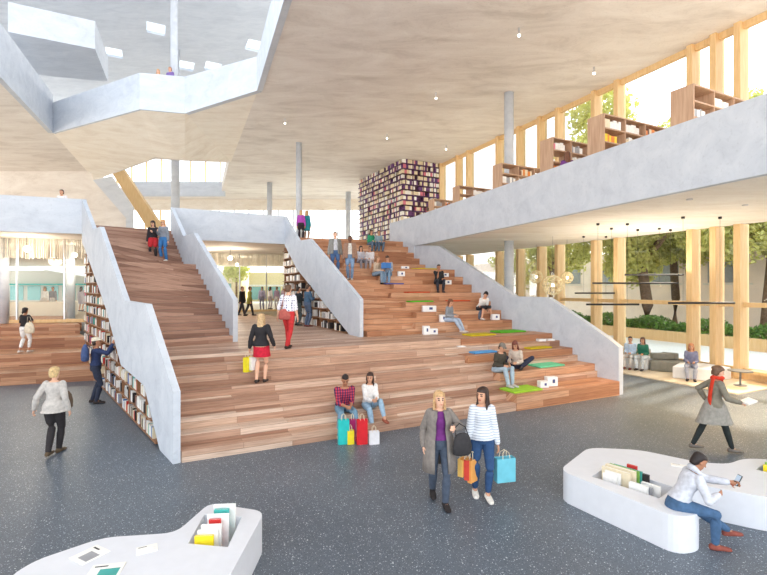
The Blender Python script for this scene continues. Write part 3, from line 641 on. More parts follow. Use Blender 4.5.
M_hall = mat('hall_lamp', (1, .93, .8, 1), var=0, emit=5)
for i, (x, y, lab) in enumerate(((-15.2, 19.9, 'glowing lamp under the left slab in front of the glass'), (-15.6, 23.6, 'glowing hall lamp behind the left glass, right one'), (-19.5, 23.6, 'glowing hall lamp behind the left glass, left one'), (-17.5, 28.5, 'glowing hall lamp deep inside the left hall'), (-8.6, 26.2, 'glowing lamp hanging before the central glass curtain, right one'), (-10.6, 27, 'glowing lamp hanging before the central glass curtain, left one'), (-10.5, 33.5, 'glowing hall lamp deep behind the central glass'))):
    r = empty('hall_lamp', (x, y, 4.9), lab, 'lamp', 'globe lamps of the halls'); bm = BM(); ico(bm, V(x, y, 4.85), .13, 2); link('globe', bm, M_hall, r, smooth=True)
    bm = BM(); tube(bm, [(x, y, 4.95), (x, y, 5.399)], .01, 6); link('cable', bm, M_dark, r)
    ld = bpy.data.lights.new('lamp_light', 'POINT'); ld.energy = 100; ld.color = (1, .9, .74); ld.shadow_soft_size = .3; o = bpy.data.objects.new('lamp_light', ld); COL.objects.link(o); o.location = (x, y, 4.5)
for x, y, lab in ((7.6, 11.6, 'small added lamp tinting the floor warm, under the balcony nearest its edge'), (9.6, 12.4, 'small added lamp tinting the floor warm, under balcony above the red scarf woman'), (11.6, 12.6, 'small added lamp tinting the floor warm, under the balcony near the right border')):  # added lamps: warm beams brown the speckled floor, no such fittings known
    bm = BM(); tube(bm, [(x, y, 5.37), (x, y, 5.399)], .07, 14); tag(link('added_downlight', bm, M_chrome), lab, 'lamp')
    ld = bpy.data.lights.new('added_warm_beam', 'SPOT'); ld.energy = 1000; ld.color = (1, .62, .25); ld.spot_size = 1.75; ld.spot_blend = 1; ld.shadow_soft_size = .3; o = bpy.data.objects.new('added_warm_beam', ld); COL.objects.link(o); o.location = (x, y, 5.34)

# ------------------------------------------------------------------ far gallery pieces
edge_y = 45
bm = BM(); a, b_ = P(138, 197, 11.93), P(222, 197, 11.93); prism(bm, [V(-24.2, 44.5), V(-15.2, 44.5), V(-15.2, 44.9), V(-24.2, 44.9)], 11.95, 13.3); tag(link('parapet', bm, M_con), 'far pale bridge parapet seen under the folded ceiling', 'parapet')
bm = BM(); q = [PD(110, 170, 39), PD(122, 168, 39), PD(182, 257.4, 39), PD(166, 257.4, 39)]
lo = [bm.verts.new(x) for x in q]; hi = [bm.verts.new(x+V(0, .5, 0)) for x in q]; bm.faces.new(lo); bm.faces.new(hi[::-1])
for i in range(4): bm.faces.new([lo[i], hi[i], hi[(i+1) % 4], lo[(i+1) % 4]])
tag(link('stair_flank', bm, M_oak), 'slanted timber stair flank far behind the narrow staircase', 'staircase')
bm = BM(); q = [PD(93, 180, 36), PD(112, 176, 36), PD(133, 207, 36), PD(133, 254.9, 36), PD(126, 254.9, 36), PD(126, 218, 36)]
lo = [bm.verts.new(x) for x in q]; hi = [bm.verts.new(x+V(-.15, .4, 0)) for x in q]; bm.faces.new(lo); bm.faces.new(hi[::-1])
for i in range(6): bm.faces.new([lo[i], hi[i], hi[(i+1) % 6], lo[(i+1) % 6]])
tag(link('parapet', bm, M_con), 'sloping white stair parapet far above the narrow staircase', 'parapet')
bm = BM(); prism(bm, [V(0, 0), V(.1, 0), V(.1, .1)], -1, -.9); bm.free()
bm = BM(); q = [PD(-20, 171, 37), PD(90, 171, 37), PD(95, 182, 37), PD(132, 223, 37), PD(132, 245, 37), PD(-20, 245, 37)]; lo = [bm.verts.new(x) for x in q]; hi = [bm.verts.new(x+V(-.3, .4, 0)) for x in q]; bm.faces.new(lo); bm.faces.new(hi[::-1])
for i in range(6): bm.faces.new([lo[i], hi[i], hi[(i+1) % 6], lo[(i+1) % 6]])
struct(link('wall_rear', bm, M_ceil))

# ------------------------------------------------------------------ outside, right: paving, planter, hedge, trees, terrace wall
bm = BM(); prism(bm, [FL(-16)+V(.65, 0), FL(-16)+V(60, 0), FL(60)+V(60, 0), FL(60)+V(.65, 0)], -.3, -.01); struct(link('floor_outside', bm, M_pave))
pl = V(18.9, 23.0); nF = V(fd.y, -fd.x)
a0, a1 = pl-fd*14, pl+fd*40
bm = BM(); prism(bm, [a0, a1, a1+nF*2.4, a0+nF*2.4], -.01, .62); plt = link('planter', bm, M_oak); tag(plt, 'long timber-clad planter outside the ground floor glass', 'planter')
def leaves(bm, fn, n_, size, rng):
    for i in range(n_):
        c = fn(rng); a = Vector((rng.uniform(-1, 1), rng.uniform(-1, 1), rng.uniform(-1, 1))).normalized(); b_ = a.cross(Vector((rng.uniform(-1, 1), rng.uniform(-1, 1), rng.uniform(-1, 1)))).normalized()
        s_ = size*rng.uniform(.6, 1.3); vs = [bm.verts.new(c+x) for x in (-a*s_, b_*s_*.5, a*s_, -b_*s_*.5)]; bm.faces.new(vs)
rng = random.Random(5)
bm = BM()
leaves(bm, lambda r: (lambda q, o: V(q.x+nF.x*o, q.y+nF.y*o, .62+r.uniform(0, .85)*(.75+.25*math.sin(q.y*2))))(pl+fd*r.uniform(-6, 30), r.uniform(.1, 1.3)), 15000, .11, rng)
tag(link('hedge', bm, M_hedge), 'clipped green hedge growing in the timber planter', 'hedge', kind='stuff')
def tree(x, y, h, r_, th, label, seed, leaf=.16, n_=9000, forks=5):
    rng = random.Random(seed); root = empty('tree', (x, y, 0), label, 'tree', 'trees outside the glass facade'); bm = BM(); tips = []
    top = V(x+rng.uniform(-.4, .4), y, h*.34)
    tube(bm, [V(x, y, 0), V(x+.1, y, h*.15), top], [th, th*.8, th*.7], 12)
    for i in range(forks):
        an_ = i*2*math.pi/forks+rng.uniform(-.4, .4); p = top; pts = [p]; rad = [th*.5]
        for k in range(4):
            p = p+V(math.cos(an_)*r_*.2, math.sin(an_)*r_*.2, h*.13)+V(rng.uniform(-.35, .35), rng.uniform(-.35, .35), rng.uniform(-.2, .2)); pts.append(p); rad.append(th*.5*(1-k*.22)); tips.append(p)
        tube(bm, pts, rad, 8)
    link('trunk', bm, M_bark, root, smooth=True)
    cl = []
    for _ in range(46):
        b_ = rng.choice(tips); cl.append((b_+V(rng.uniform(-1, 1)*r_*.42, rng.uniform(-1, 1)*r_*.42, rng.uniform(-.55, .45)*r_*.6), rng.uniform(.16, .3)*r_))
    def fn(r):
        c, q = r.choice(cl); dd = Vector((r.gauss(0, 1), r.gauss(0, 1), r.gauss(0, .8))).normalized(); return c+dd*q*r.uniform(.55, 1.05)
    bm = BM(); leaves(bm, fn, n_, leaf, rng); link('crown', bm, M_leaf, root)
tree(17.2, 30.6, 13.5, 6, .42, 'big tree with thick trunk behind the middle of the hedge', 21, n_=42000, leaf=.17)
tree(13.6, 38.5, 11.5, 3.6, .22, 'slender forked tree seen left behind the wire globes', 22, n_=5000, forks=3, leaf=.2)
tree(24.2, 29.5, 14.5, 5.5, .4, 'big leafy tree behind the rightmost mullions', 23, n_=42000, leaf=.17)
tree(13.5, 47, 9, 3.2, .2, 'farthest small tree left of the lower white column', 24, n_=3500)
tree(21.8, 35, 16, 5, .35, 'tall tree whose crown fills the upper right glazing', 25, n_=32000, leaf=.18)
bm = BM(); tw0 = pl+nF*9-fd*20; tw1 = pl+nF*9+fd*40; wl = (tw1-tw0); 
box(bm, V(*((tw0+tw1)/2), 3.1), (wl.length, .4, 6.2), math.atan2(fd.y, fd.x)); bld = link('garden_building', bm, M_wallout); tag(bld, 'long low salmon rendered building behind the trees', 'building')
for i in range(12):
    q = tw0+wl*((i+.6)/12.5)-nF*.22; bm = BM(); box(bm, V(q.x, q.y, 4.3), (2.6, .06, 1.5), math.atan2(fd.y, fd.x)); f_ = link('window_band', bm, mat('dim_glass', srgb(150, 156, 160), .2), bld)
    bm = BM(); box(bm, V(q.x, q.y, 3.45), (3.2, .16, .12), math.atan2(fd.y, fd.x)); link('ledge', bm, M_pave, bld)
# ------------------------------------------------------------------ outside, rear: plaza seen through the hall
bm = BM(); prism(bm, [V(-60, 49.6), V(10, 49.6), V(10, 95), V(-60, 95)], 1.2, 1.56); struct(link('floor_plaza', bm, M_pave))
def shop(x, y, w, d_, h, c, label, band):
    bm = BM(); box(bm, V(x, y, 1.57+h/2), (w, d_, h)); o = link('plaza_building', bm, mat('render_'+band, srgb(*c), .8)); tag(o, label, 'building')
    bm = BM(); box(bm, V(x, y-d_/2-.5, 1.57+h*.55), (w*.96, 1.2, .18)); link('awning', bm, mat('awn_'+band, srgb(*CO[band]), .7), o)
    for k in range(int(w/2)):
        bm = BM(); box(bm, V(x-w/2+1+k*2, y-d_/2-.02, 1.57+h*.28), (1.5, .05, h*.45)); link('shopfront', bm, mat('shop_glass', srgb(140, 190, 190), .15), o)
shop(-36, 56, 14, 5, 3.6, (214, 206, 196), 'low pale plaza building behind the left glass wall', 'teal')
shop(-22, 60, 9, 5, 4.2, (232, 218, 190), 'ochre plaza building seen through the hall', 'cream')
shop(-12, 58, 8, 5, 3.4, (236, 222, 180), 'yellowish plaza building behind the central glass wall', 'white')
bm = BM()
for i in range(8):
    pts = [V(-46+i*3.4+j*0, 52+0, 5.4+.5*math.sin(i*.9)) for j in range(1)]
N = 14; gv = [[bm.verts.new((-48+i*2, 51+j*1.6, 4.9+.7*math.sin(i*.5)+.25*j)) for j in range(3)] for i in range(N)]
for i in range(N-1):
    for j in range(2): bm.faces.new([gv[i][j], gv[i+1][j], gv[i+1][j+1], gv[i][j+1]])
o = link('plaza_canopy', bm, mat('white_membrane', srgb(240, 240, 240), .7, var=0), smooth=True); md = o.modifiers.new('s', 'SOLIDIFY'); md.thickness = .08; tag(o, 'wavy white plaza canopy seen through the left glass wall', 'canopy')
for k, (x, y, h) in enumerate(((-17, 54, 5.2), (-27, 55, 5), (-9, 54, 4.8))):
    root = empty('tree', (x, y, 1.57), ('round plaza tree seen through the central glass wall', 'small plaza tree seen through the left glass wall', 'small plaza tree right of the central glass wall')[k], 'tree')
    bm = BM(); tube(bm, [V(x, y, 1.57), V(x, y, 1.57+h*.55)], .12, 8); link('trunk', bm, M_bark, root)
    bm = BM(); rng = random.Random(60+k); leaves(bm, lambda r: V(x, y, 1.57+h*.68)+Vector((r.gauss(0, 1), r.gauss(0, 1), r.gauss(0, .7))).normalized()*r.uniform(.6, 1.5), 1500, .16, rng); link('crown', bm, M_leaf, root)
# small display benches in the hall (seen through glass)
for k, (x, y, lab) in enumerate(((-19.5, 26.5, 'low pale counter inside left hall behind the glass'), (-12.6, 34.5, 'low pale counter inside hall behind the central glass'))):
    bm = BM(); box(bm, V(x, y, 1.6+.4), (3.6, .7, .8), .2); link_ = link('counter', bm, mat('pale_counter', srgb(226, 216, 200), .5, var=.02), bevel=.02); tag(link_, lab, 'counter')

# ------------------------------------------------------------------ shelf books: nearest as objects, the rest as one mass
SPEC.sort(key=lambda q: q[0].y+(6 if q[1] > 5 else 0)-0*q[1])
NI = 262
ONES = ['', 'first', 'second', 'third', 'fourth', 'fifth', 'sixth', 'seventh', 'eighth', 'ninth', 'tenth', 'eleventh', 'twelfth', 'thirteenth', 'fourteenth', 'fifteenth', 'sixteenth', 'seventeenth', 'eighteenth', 'nineteenth']
TENS = {2: 'twent', 3: 'thirt', 4: 'fort', 5: 'fift', 6: 'sixt', 7: 'sevent', 8: 'eight', 9: 'ninet'}
def ordw(i): return ONES[i] if i < 20 else (TENS[i//10]+'ieth' if i % 10 == 0 else TENS[i//10]+'y-'+ONES[i % 10])
rows = {}
for r_ in SPEC[:NI]: rows.setdefault((r_[5], round(r_[1], 2)), []).append(r_)
LAB = {}; lev = {}
for wh in sorted({k[0] for k in rows}):
    zs = sorted(k[1] for k in rows if k[0] == wh)
    for j, z_ in enumerate(zs):
        cnt = {}
        side_ = 'right' if 'stair wall' in wh else 'left'
        row = sorted(rows[(wh, z_)], key=lambda q: q[0].x/q[0].y*(-1 if side_ == 'right' else 1))
        lvl = ('lowest', 'second', 'third', 'fourth', 'fifth', 'sixth', 'seventh', 'eighth', 'ninth')[min(j, 8)]
        for r_ in row:
            cnt[r_[3]] = cnt.get(r_[3], 0)+1
            LAB[id(r_[0])] = '%s %s book from the %s, %s shelf, %s' % (ordw(cnt[r_[3]]), r_[3], side_, lvl, wh)
for q, z, s_, c, an_, wh, nn in SPEC[:NI]:
    lab = LAB[id(q)]
    o = book(c, s_, (q.x, q.y, z), (0, 0, an_ if V(math.sin(an_), -math.cos(an_)).dot(nn) > 0 else an_+math.pi), lab, 'books in the %s' % wh)
bm = BM(); cl_ = sorted(CO)
for q, z, s_, c, an_, wh, nn in SPEC[NI:]: box(bm, V(q.x, q.y, z+s_[2]/2), s_, an_, mi=cl_.index(c))
tag(link('books', bm, [cmat(c) for c in cl_]), 'rows of small distant books filling the farther wooden shelves', 'books', kind='stuff')
print('BOOKS', len(SPEC))

# ------------------------------------------------------------------ people
SK = {'fair': (226, 178, 150), 'light': (210, 158, 128), 'tan': (180, 126, 96), 'brown': (118, 78, 58)}
PEND = []          # temporary shapes to be fused: (bmesh, voxel, smooth, name, materials, parent, painter)
def loft(bm, secs, n=16):
    """secs: (centre, right vector*rx, forward vector*ry)"""
    rings = [[bm.verts.new(c+a*math.cos(k*2*math.pi/n)+b_*math.sin(k*2*math.pi/n)) for k in range(n)] for c, a, b_ in secs]
    for x, y in zip(rings, rings[1:]):
        for k in range(n): bm.faces.new([x[k], x[(k+1) % n], y[(k+1) % n], y[k]])
    bm.faces.new(rings[0][::-1]); bm.faces.new(rings[-1])
def limb(bm, pts, rad, n=12):
    pts = [Vector(p) for p in pts]; tube(bm, pts, rad, n)
    for p, r in zip(pts, rad): ico(bm, p, r*.99, 2)
def ik(a, t_, l1, l2, pole):
    d = t_-a; L_ = min(d.length, (l1+l2)*.999); d = d.normalized(); t_ = a+d*L_
    x = (l1*l1-l2*l2+L_*L_)/(2*L_); h = math.sqrt(max(l1*l1-x*x, 0)); p = pole-d*pole.dot(d); p = p.normalized() if p.length > 1e-4 else V(0, 1, 0)
    return a+d*x+p*h, t_
def flush_people():
    tmp = []
    for bm, vox, sm, name, mats, parent, paint in PEND:
        me = bpy.data.meshes.new(name); bmesh.ops.recalc_face_normals(bm, faces=bm.faces[:]); bm.to_mesh(me); bm.free()
        o = bpy.data.objects.new(name, me); COL.objects.link(o)
        md = o.modifiers.new('r', 'REMESH'); md.mode = 'VOXEL'; md.voxel_size = vox
        if sm: md = o.modifiers.new('s', 'SMOOTH'); md.factor = .5; md.iterations = sm
        tmp.append(o)
    dg = bpy.context.evaluated_depsgraph_get(); dg.update()
    for o, (bm, vox, sm, name, mats, parent, paint) in zip(tmp, PEND):
        me = bpy.data.meshes.new_from_object(o.evaluated_get(dg)); old = o.data; o.modifiers.clear(); o.data = me; me.name = name; bpy.data.meshes.remove(old)
        me.materials.clear()
        for m_ in mats: me.materials.append(m_)
        me.polygons.foreach_set('use_smooth', [True]*len(me.polygons))
        if paint:
            for p in me.polygons: p.material_index = paint(p.center)
        o.parent = parent
    PEND.clear()
def cloth(c, pat=None):
    nm = 'cloth_%d_%d_%d_%s' % (*c, pat or 'plain')
    if nm in MATS: return MATS[nm]
    if not pat: return mat(nm, srgb(*c), .85, var=.08, scale=18)
    m, n, b, g = nodes_mat(nm, .85, .2); tc = n.nodes.new('ShaderNodeTexCoord'); s = n.nodes.new('ShaderNodeSeparateXYZ'); n.links.new(tc.outputs['Object'], s.inputs[0])
    def saw(out, f, th):
        a = n.nodes.new('ShaderNodeMath'); a.operation = 'MULTIPLY'; a.inputs[1].default_value = f; n.links.new(out, a.inputs[0])
        q = n.nodes.new('ShaderNodeMath'); q.operation = 'FRACT'; n.links.new(a.outputs[0], q.inputs[0])
        l = n.nodes.new('ShaderNodeMath'); l.operation = 'LESS_THAN'; l.inputs[1].default_value = th; n.links.new(q.outputs[0], l.inputs[0]); return l.outputs[0]
    if pat == 'stripe': o = mixc(n, saw(s.outputs[2], 26, .25), srgb(*c), srgb(160, 168, 184))
    elif pat == 'plaid': o = mixc(n, saw(s.outputs[2], 17, .35), mixc(n, saw(s.outputs[0], 18, .45), srgb(*c), srgb(56, 44, 84)), mixc(n, saw(s.outputs[0], 18, .45), srgb(206, 78, 88), srgb(112, 56, 100)))
    else:
        vo = n.nodes.new('ShaderNodeTexVoronoi'); vo.inputs['Scale'].default_value = 16; vo.inputs['Randomness'].default_value = .2; n.links.new(tc.outputs['Object'], vo.inputs[0])
        l = n.nodes.new('ShaderNodeMath'); l.operation = 'LESS_THAN'; l.inputs[1].default_value = .3; n.links.new(vo.outputs[0], l.inputs[0]); o = mixc(n, l.outputs[0], srgb(*c), srgb(60, 70, 120))
    n.links.new(o, b.inputs['Base Color']); return m
def Rz(p, a): return Vector((p.x*math.cos(a)-p.y*math.sin(a), p.x*math.sin(a)+p.y*math.cos(a), p.z))
PROBE = {}
def person(label, loc, face, h=1.7, vox=.016, female=False, skin='light', hair=(70, 46, 34), hairstyle='short', top=(60, 60, 70), toppat=None, sleeve=1.0, toplen=0, bottom=(50, 70, 110), kind='trousers', leglen=1.0, shoes=(50, 45, 45),
           lean=.03, side=0, twist=0, yaw=0, nod=0, hands=None, feet=None, hip=None, poleL=None, poleR=None, knee=None, coat=None, hat=None, group=None, bulk=1.0, shoeh=0, legwear=None, scarf=None, sit=False, grip=.5, hood=False):
    """face: direction the figure looks along in plan. Local frame: +Y ahead, +X its right hand"""
    rz = math.atan2(face[1], face[0])-math.pi/2
    root = empty('person', loc, label, 'person', group, rz); s = h/1.7
    f = (lambda x: x*s)
    # skeleton
    hp = V(0, 0, .925*s) if hip is None else Vector(hip)
    tdir = V(side, math.sin(lean), math.cos(lean)).normalized(); rt = Rz(V(1, 0, 0), twist); fwd = tdir.cross(rt)*-1; fwd = rt.cross(tdir)*-1 if False else tdir.cross(rt)
    fwd = fwd if fwd.y > 0 else -fwd
    shw = (.136 if female else .158)*s*bulk; nb = hp+tdir*.49*s
    hw = .09*s
    hips = {1: hp+V(hw, 0, -.02*s), -1: hp+V(-hw, 0, -.02*s)}
    sh = {1: nb-tdir*.06*s+rt*shw, -1: nb-tdir*.06*s-rt*shw}
    ft = feet or {1: V(.1*s, 0, 0), -1: V(-.1*s, 0, 0)}
    ft = {k: Vector(q) for k, q in ft.items()}
    hd = hands or {}
    hd = {k: Vector(hd[k]) if k in hd else V(k*(.25 if not female else .22)*s, .04*s, .80*s)+(hp-V(0, 0, .925*s)) for k in (1, -1)}
    el, wr, kn, an = {}, {}, {}, {}
    for k in (1, -1):
        pole = (poleR if k == 1 else poleL) or V(k*.35, -1, -.2); el[k], wr[k] = ik(sh[k], hd[k], .285*s, .255*s, Vector(pole))
        kp = Vector(knee[k]) if knee else V(k*.12, 1, .15)
        an[k] = None; kn[k], an[k] = ik(hips[k], ft[k]+V(0, -.03*s, .085*s), .43*s, .415*s, kp)
    hz_ = Matrix.Rotation(yaw, 3, 'Z') @ Matrix.Rotation(-nod-lean*.5, 3, 'X'); hx, hy, hzv = hz_ @ V(1, 0, 0), hz_ @ V(0, 1, 0), hz_ @ V(0, 0, 1)
    hc = nb+tdir*.02*s+V(0, .012*s, .12*s)+V(0, math.sin(nod+lean*.5)*.05*s, 0)
    # body
    bm = BM(); b_ = bulk
    wst = .106 if female else .128; hpw = .155 if female else .148; cst = .134 if female else .16
    def torso(bm, off, z0=-.1, z1=.5, flare=0):
        prof = [(-.10, .135, .10), (-.03, hpw, .118), (.05, hpw*.97, .115), (.14, wst*1.05, .098), (.22, wst, .092), (.32, cst*.97, .11), (.40, cst, .105), (.445, cst*.92, .082), (.468, .092, .066), (.49, .060, .054)]
        pr = [q for q in prof if z0 <= q[0] <= z1]; secs = []
        for z, rx, ry in pr:
            q = min(max((z+.05)/.3, 0), 1); rr = (V(1, 0, 0)*(1-q)+rt*q).normalized(); up_ = (V(0, 0, 1)*(1-q)+tdir*q).normalized() if not sit or True else tdir; fw_ = up_.cross(rr); 
            e = flare*max(0, .15-z)*1.2
            secs.append((hp+tdir*(z*s), rr*(rx*b_*s+off+e), fw_*(ry*b_*s+off+e)))
        loft(bm, secs, 20)
    torso(bm, 0)
    def arm(bm, k, off, fr=1.0, full=True):
        a, e, w = sh[k], el[k], wr[k]; L1_, L2_ = (e-a).length, (w-e).length
        pts = [a, a+(e-a)*.5, e]; rad = [.046*s*b_, .041*s*b_, .038*s]
        if fr <= .5: pts = [a, a+(e-a)*(fr*2)]; rad = [.046*s*b_, .041*s*b_]
        else:
            g_ = (fr-.5)*2; pts += [e+(w-e)*.35*g_, e+(w-e)*g_]; rad += [.039*s, (.039-.014*g_)*s]
        limb(bm, pts, [r+off for r in rad])
    def leg(bm, k, off, fr=1.0, base=1.0):
        a, q, c = hips[k], kn[k], an[k]; pts = [a, a+(q-a)*.3, a+(q-a)*.65, q]; rad = [.083, .078, .063, .051]
        if fr <= .5: m_ = fr*2; pts = [a, a+(q-a)*m_*.5, a+(q-a)*m_]; rad = [.09, .082, .075]
        else:
            g_ = (fr-.5)*2; pts += [q+(c-q)*.3*g_, q+(c-q)*.65*g_, q+(c-q)*g_]; rad += [.052, .043, .034]
        limb(bm, pts, [r*s*(b_*.5+.5)+off for r in rad])
    for k in (1, -1):
        arm(bm, k, 0); leg(bm, k, 0)
        # foot
        c = an[k]; fd_ = V(k*.08, 1, 0).normalized(); base = V(c.x, c.y, c.z-.085*s)
        rx = fd_.cross(V(0, 0, 1))
        loft(bm, [(base+fd_*y_*s+V(0, 0, zc*s), rx*(w_*s), V(0, 0, 1)*(hh_*s)) for y_, zc, w_, hh_ in ((-.06, .04, .02, .025), (-.045, .045, .034, .04), (.0, .05, .038, .045), (.07, .035, .042, .032), (.14, .025, .042, .022), (.185, .02, .025, .015))], 12)
        # hand with five fingers
        fdir = (wr[k]-el[k]).normalized(); hdn = fdir; 
        pn = rt*(-k); pn = (pn-fdir*pn.dot(fdir)); pn = pn.normalized() if pn.length > .1 else V(0, 0, -1)       # palm faces inward
        ac = fdir.cross(pn)*1; ac = ac if ac.dot(fwd) > 0 else -ac                      # thumb side ahead
        w = wr[k]; loft(bm, [(w+fdir*q*s, ac*(a_*s), pn*(t_*s)) for q, a_, t_ in ((-.01, .026, .022), (.025, .034, .018), (.06, .04, .016), (.088, .038, .013))], 12)
        fr_ = max(.0085*s, vox*.62)
        for i, (o_, L_) in enumerate(((.03, .068), (.010, .078), (-.011, .072), (-.031, .056))):
            p = w+fdir*.082*s+ac*o_*s*1.05; d1 = (fdir+pn*grip*.5).normalized(); d2 = (fdir*(1-grip*.8)+pn*(grip*1.3+.15)).normalized(); p1 = p+d1*L_*.5*s; p2 = p1+d2*L_*.5*s
            limb(bm, [p-fdir*.03*s, p, p1, p2], [fr_, fr_, fr_*.95, fr_*.8], 8)
        p = w+fdir*.03*s+ac*.03*s; p1 = p+(ac*.75+fdir*.6+pn*.35).normalized()*.035*s; p2 = p1+(fdir+pn*.5+ac*.2).normalized()*.03*s; limb(bm, [p-ac*.01*s, p1, p2], [fr_*1.25, fr_*1.1, fr_*.9], 8)
    limb(bm, [nb-tdir*.02*s, hc-hzv*.06*s-hy*.01*s], [.052*s if not female else .045*s, .05*s if not female else .042*s])
    HS = s*.98
    hl = [(-.118, .022, .026, .05), (-.10, .040, .045, .035), (-.065, .054, .072, .018), (-.02, .065, .088, .006), (.03, .074, .096, 0), (.07, .073, .095, -.004), (.10, .06, .08, -.006), (.124, .032, .045, -.006)]
    loft(bm, [(hc+hzv*z*HS+hy*yo*HS, hx*rx*HS, hy*ry*HS) for z, rx, ry, yo in hl], 18)
    limb(bm, [hc+hy*.09*HS+hzv*.018*HS, hc+hy*.110*HS-hzv*.022*HS], [.009*HS, .014*HS], 8)
    for k in (1, -1): ico(bm, hc+hx*k*.075*HS-hzv*.008*HS-hy*.005*HS, .02*HS, 1)
    limb(bm, [hc+hy*.083*HS-hzv*.057*HS-hx*.018*HS, hc+hy*.083*HS-hzv*.057*HS+hx*.018*HS], [.012*HS, .012*HS], 6)
    def paint(c):
        d = c-hc; x, y, z = d.dot(hx)/HS, d.dot(hy)/HS, d.dot(hzv)/HS
        if y > .055 and abs(z) < .1:
            if abs(abs(x)-.031) < .013 and abs(z-.006) < .007: return 2
            if abs(abs(x)-.031) < .018 and abs(z-.032) < .006: return 2
            if abs(x) < .024 and abs(z+.058) < .008: return 1
        return 0
    sk = mat('skin_'+skin, srgb(*SK[skin]), .55, var=.03, scale=10); lip = mat('lips_'+skin, srgb(*[int(a*b__) for a, b__ in zip(SK[skin], (.86, .58, .58))]), .5, var=0)
    PEND.append((bm, vox, 2, 'body', [sk, lip, mat('eye_dark', srgb(44, 34, 30), .4, var=0)], root, paint))
    of = .010+vox*.35
    # lower garment
    bc = cloth(bottom) if not isinstance(bottom, str) else bottom
    bm = BM()
    if kind == 'trousers':
        torso(bm, of*.9, -.11, .1); 
        for k in (1, -1): leg(bm, k, of+.002, leglen)
        PEND.append((bm, vox, 1, 'trousers', [bc], root, None))
    else:
        kz = kn[1].lerp(kn[-1], .5); a = hp+tdir*.12*s; ln = leglen
        sec = []
        for q, w_, dp_ in ((0, wst+.03, .125), (.3, hpw+.035, .15), (.65, hpw+.045, .16), (1, hpw+.055, .172)):
            c = a.lerp(V(kz.x, kz.y, hp.z-.42*s*ln*1.0) if not sit else kz, q); ax = V(1, 0, 0); sp_ = abs(kn[1].y-kn[-1].y)*.5*q
            sec.append((c, ax*w_*s, V(0, 1, 0)*(dp_*s+sp_)))
        loft(bm, sec, 20); PEND.append((bm, vox, 1, 'skirt', [bc], root, None))
    if legwear:
        bm = BM()
        for k in (1, -1): leg(bm, k, of*.6, 1.0)
        PEND.append((bm, vox, 1, 'tights', [cloth(legwear)], root, None))
    # upper garment
    bm = BM(); tl = -.02-toplen if toplen < .1 else -.11; torso(bm, of*1.1, tl, .485, flare=.12)
    if toplen >= .1:
        a = hp-tdir*.05*s; c = V(a.x, a.y-.01, hp.z-toplen*s); w_ = hpw*s*b_+of+.02
        loft(bm, [(a, V(1, 0, 0)*w_, V(0, 1, 0)*(.13*s+of)), (a.lerp(c, .5), V(1, 0, 0)*(w_+.015), V(0, 1, 0)*(.15*s+of)), (c, V(1, 0, 0)*(w_+.035), V(0, 1, 0)*(.175*s+of))], 20)
    if sleeve > 0:
        for k in (1, -1): arm(bm, k, of*1.2+.003, sleeve*.97)
    PEND.append((bm, vox, 2, 'top', [cloth(top, toppat)], root, None))
    # shoes
    for k in (1, -1):
        bm = BM(); c = an[k]; fd_ = V(k*.08, 1, 0).normalized(); base = V(c.x, c.y, c.z-.085*s); rx = fd_.cross(V(0, 0, 1))
        loft(bm, [(base+fd_*y_*s+V(0, 0, zc*s), rx*(w_*s+.006), V(0, 0, 1)*(hh_*s+.004)) for y_, zc, w_, hh_ in ((-.075, .035, .022, .03), (-.05, .04, .038, .04), (.0, .04, .042, .042), (.07, .032, .046, .032), (.15, .024, .044, .023), (.2, .02, .026, .016))], 12)
        if shoeh: limb(bm, [c-V(0, 0, .03*s), c+(kn[k]-c).normalized()*shoeh], [.046*s, .048*s])
        PEND.append((bm, min(vox, .012), 1, 'shoe', [cloth(shoes)], root, None))
    # hair or hat
    if hairstyle != 'none':
        bm = BM(); c = hc-hy*.016*HS+hzv*.022*HS
        cap = [(-.075, .06, .05, -.045), (-.03, .08, .072, -.035), (.015, .087, .085, -.024), (.045, .088, .092, -.014), (.066, .087, .112, .002), (.1, .076, .102, 0), (.124, .05, .068, -.004), (.138, .016, .022, -.01)]
        if hairstyle == 'short': cap = [(-.075, .052, .034, -.052), (-.04, .071, .056, -.040), (0, .079, .07, -.030), (.03, .08, .078, -.022), (.05, .078, .086, -.012), (.07, .077, .103, .002), (.098, .068, .094, 0), (.122, .044, .062, -.004), (.132, .016, .022, -.01)]
        loft(bm, [(hc+hzv*z*HS+hy*(yo-.012)*HS, hx*rx*HS, hy*ry*HS) for z, rx, ry, yo in cap], 18)
        if hairstyle in ('long', 'mid'):
            L_ = .34 if hairstyle == 'long' else .2; dn = (V(0, 0, -1)*.97-hy*.12+tdir*-.1).normalized(); st_ = hc-hy*.055*HS+hzv*.02*HS
            loft(bm, [(st_+hzv*.05*HS, hx*.05*HS, hy*.04*HS), (st_-hzv*.02*HS, hx*.082*HS, hy*.055*HS), (st_+dn*.16*HS-hy*.01*HS, hx*.085*HS, hy*.045*HS), (st_+dn*(L_*.8)*HS-hy*.02, hx*.08*HS, hy*.035*HS), (st_+dn*L_*HS-hy*.02, hx*.045*HS, hy*.02*HS)], 16)
            for k in (1, -1): limb(bm, [hc+hx*k*.07*HS+hzv*.04*HS+hy*.01*HS, hc+hx*k*.082*HS-hzv*.05*HS, hc+hx*k*.085*HS-hzv*.14*HS+hy*.01*HS, hc+hx*k*.085*HS-hzv*(L_*.62)*HS+hy*.025*HS], [.022*HS, .024*HS, .024*HS, .014*HS], 8)
        if hairstyle == 'bun': ico(bm, hc-hy*.1*HS+hzv*.06*HS, .045*HS, 2)
        if hairstyle == 'tail': limb(bm, [hc-hy*.09*HS+hzv*.02*HS, hc-hy*.13*HS-hzv*.05*HS, hc-hy*.12*HS-hzv*.2*HS], [.03*HS, .034*HS, .014*HS])
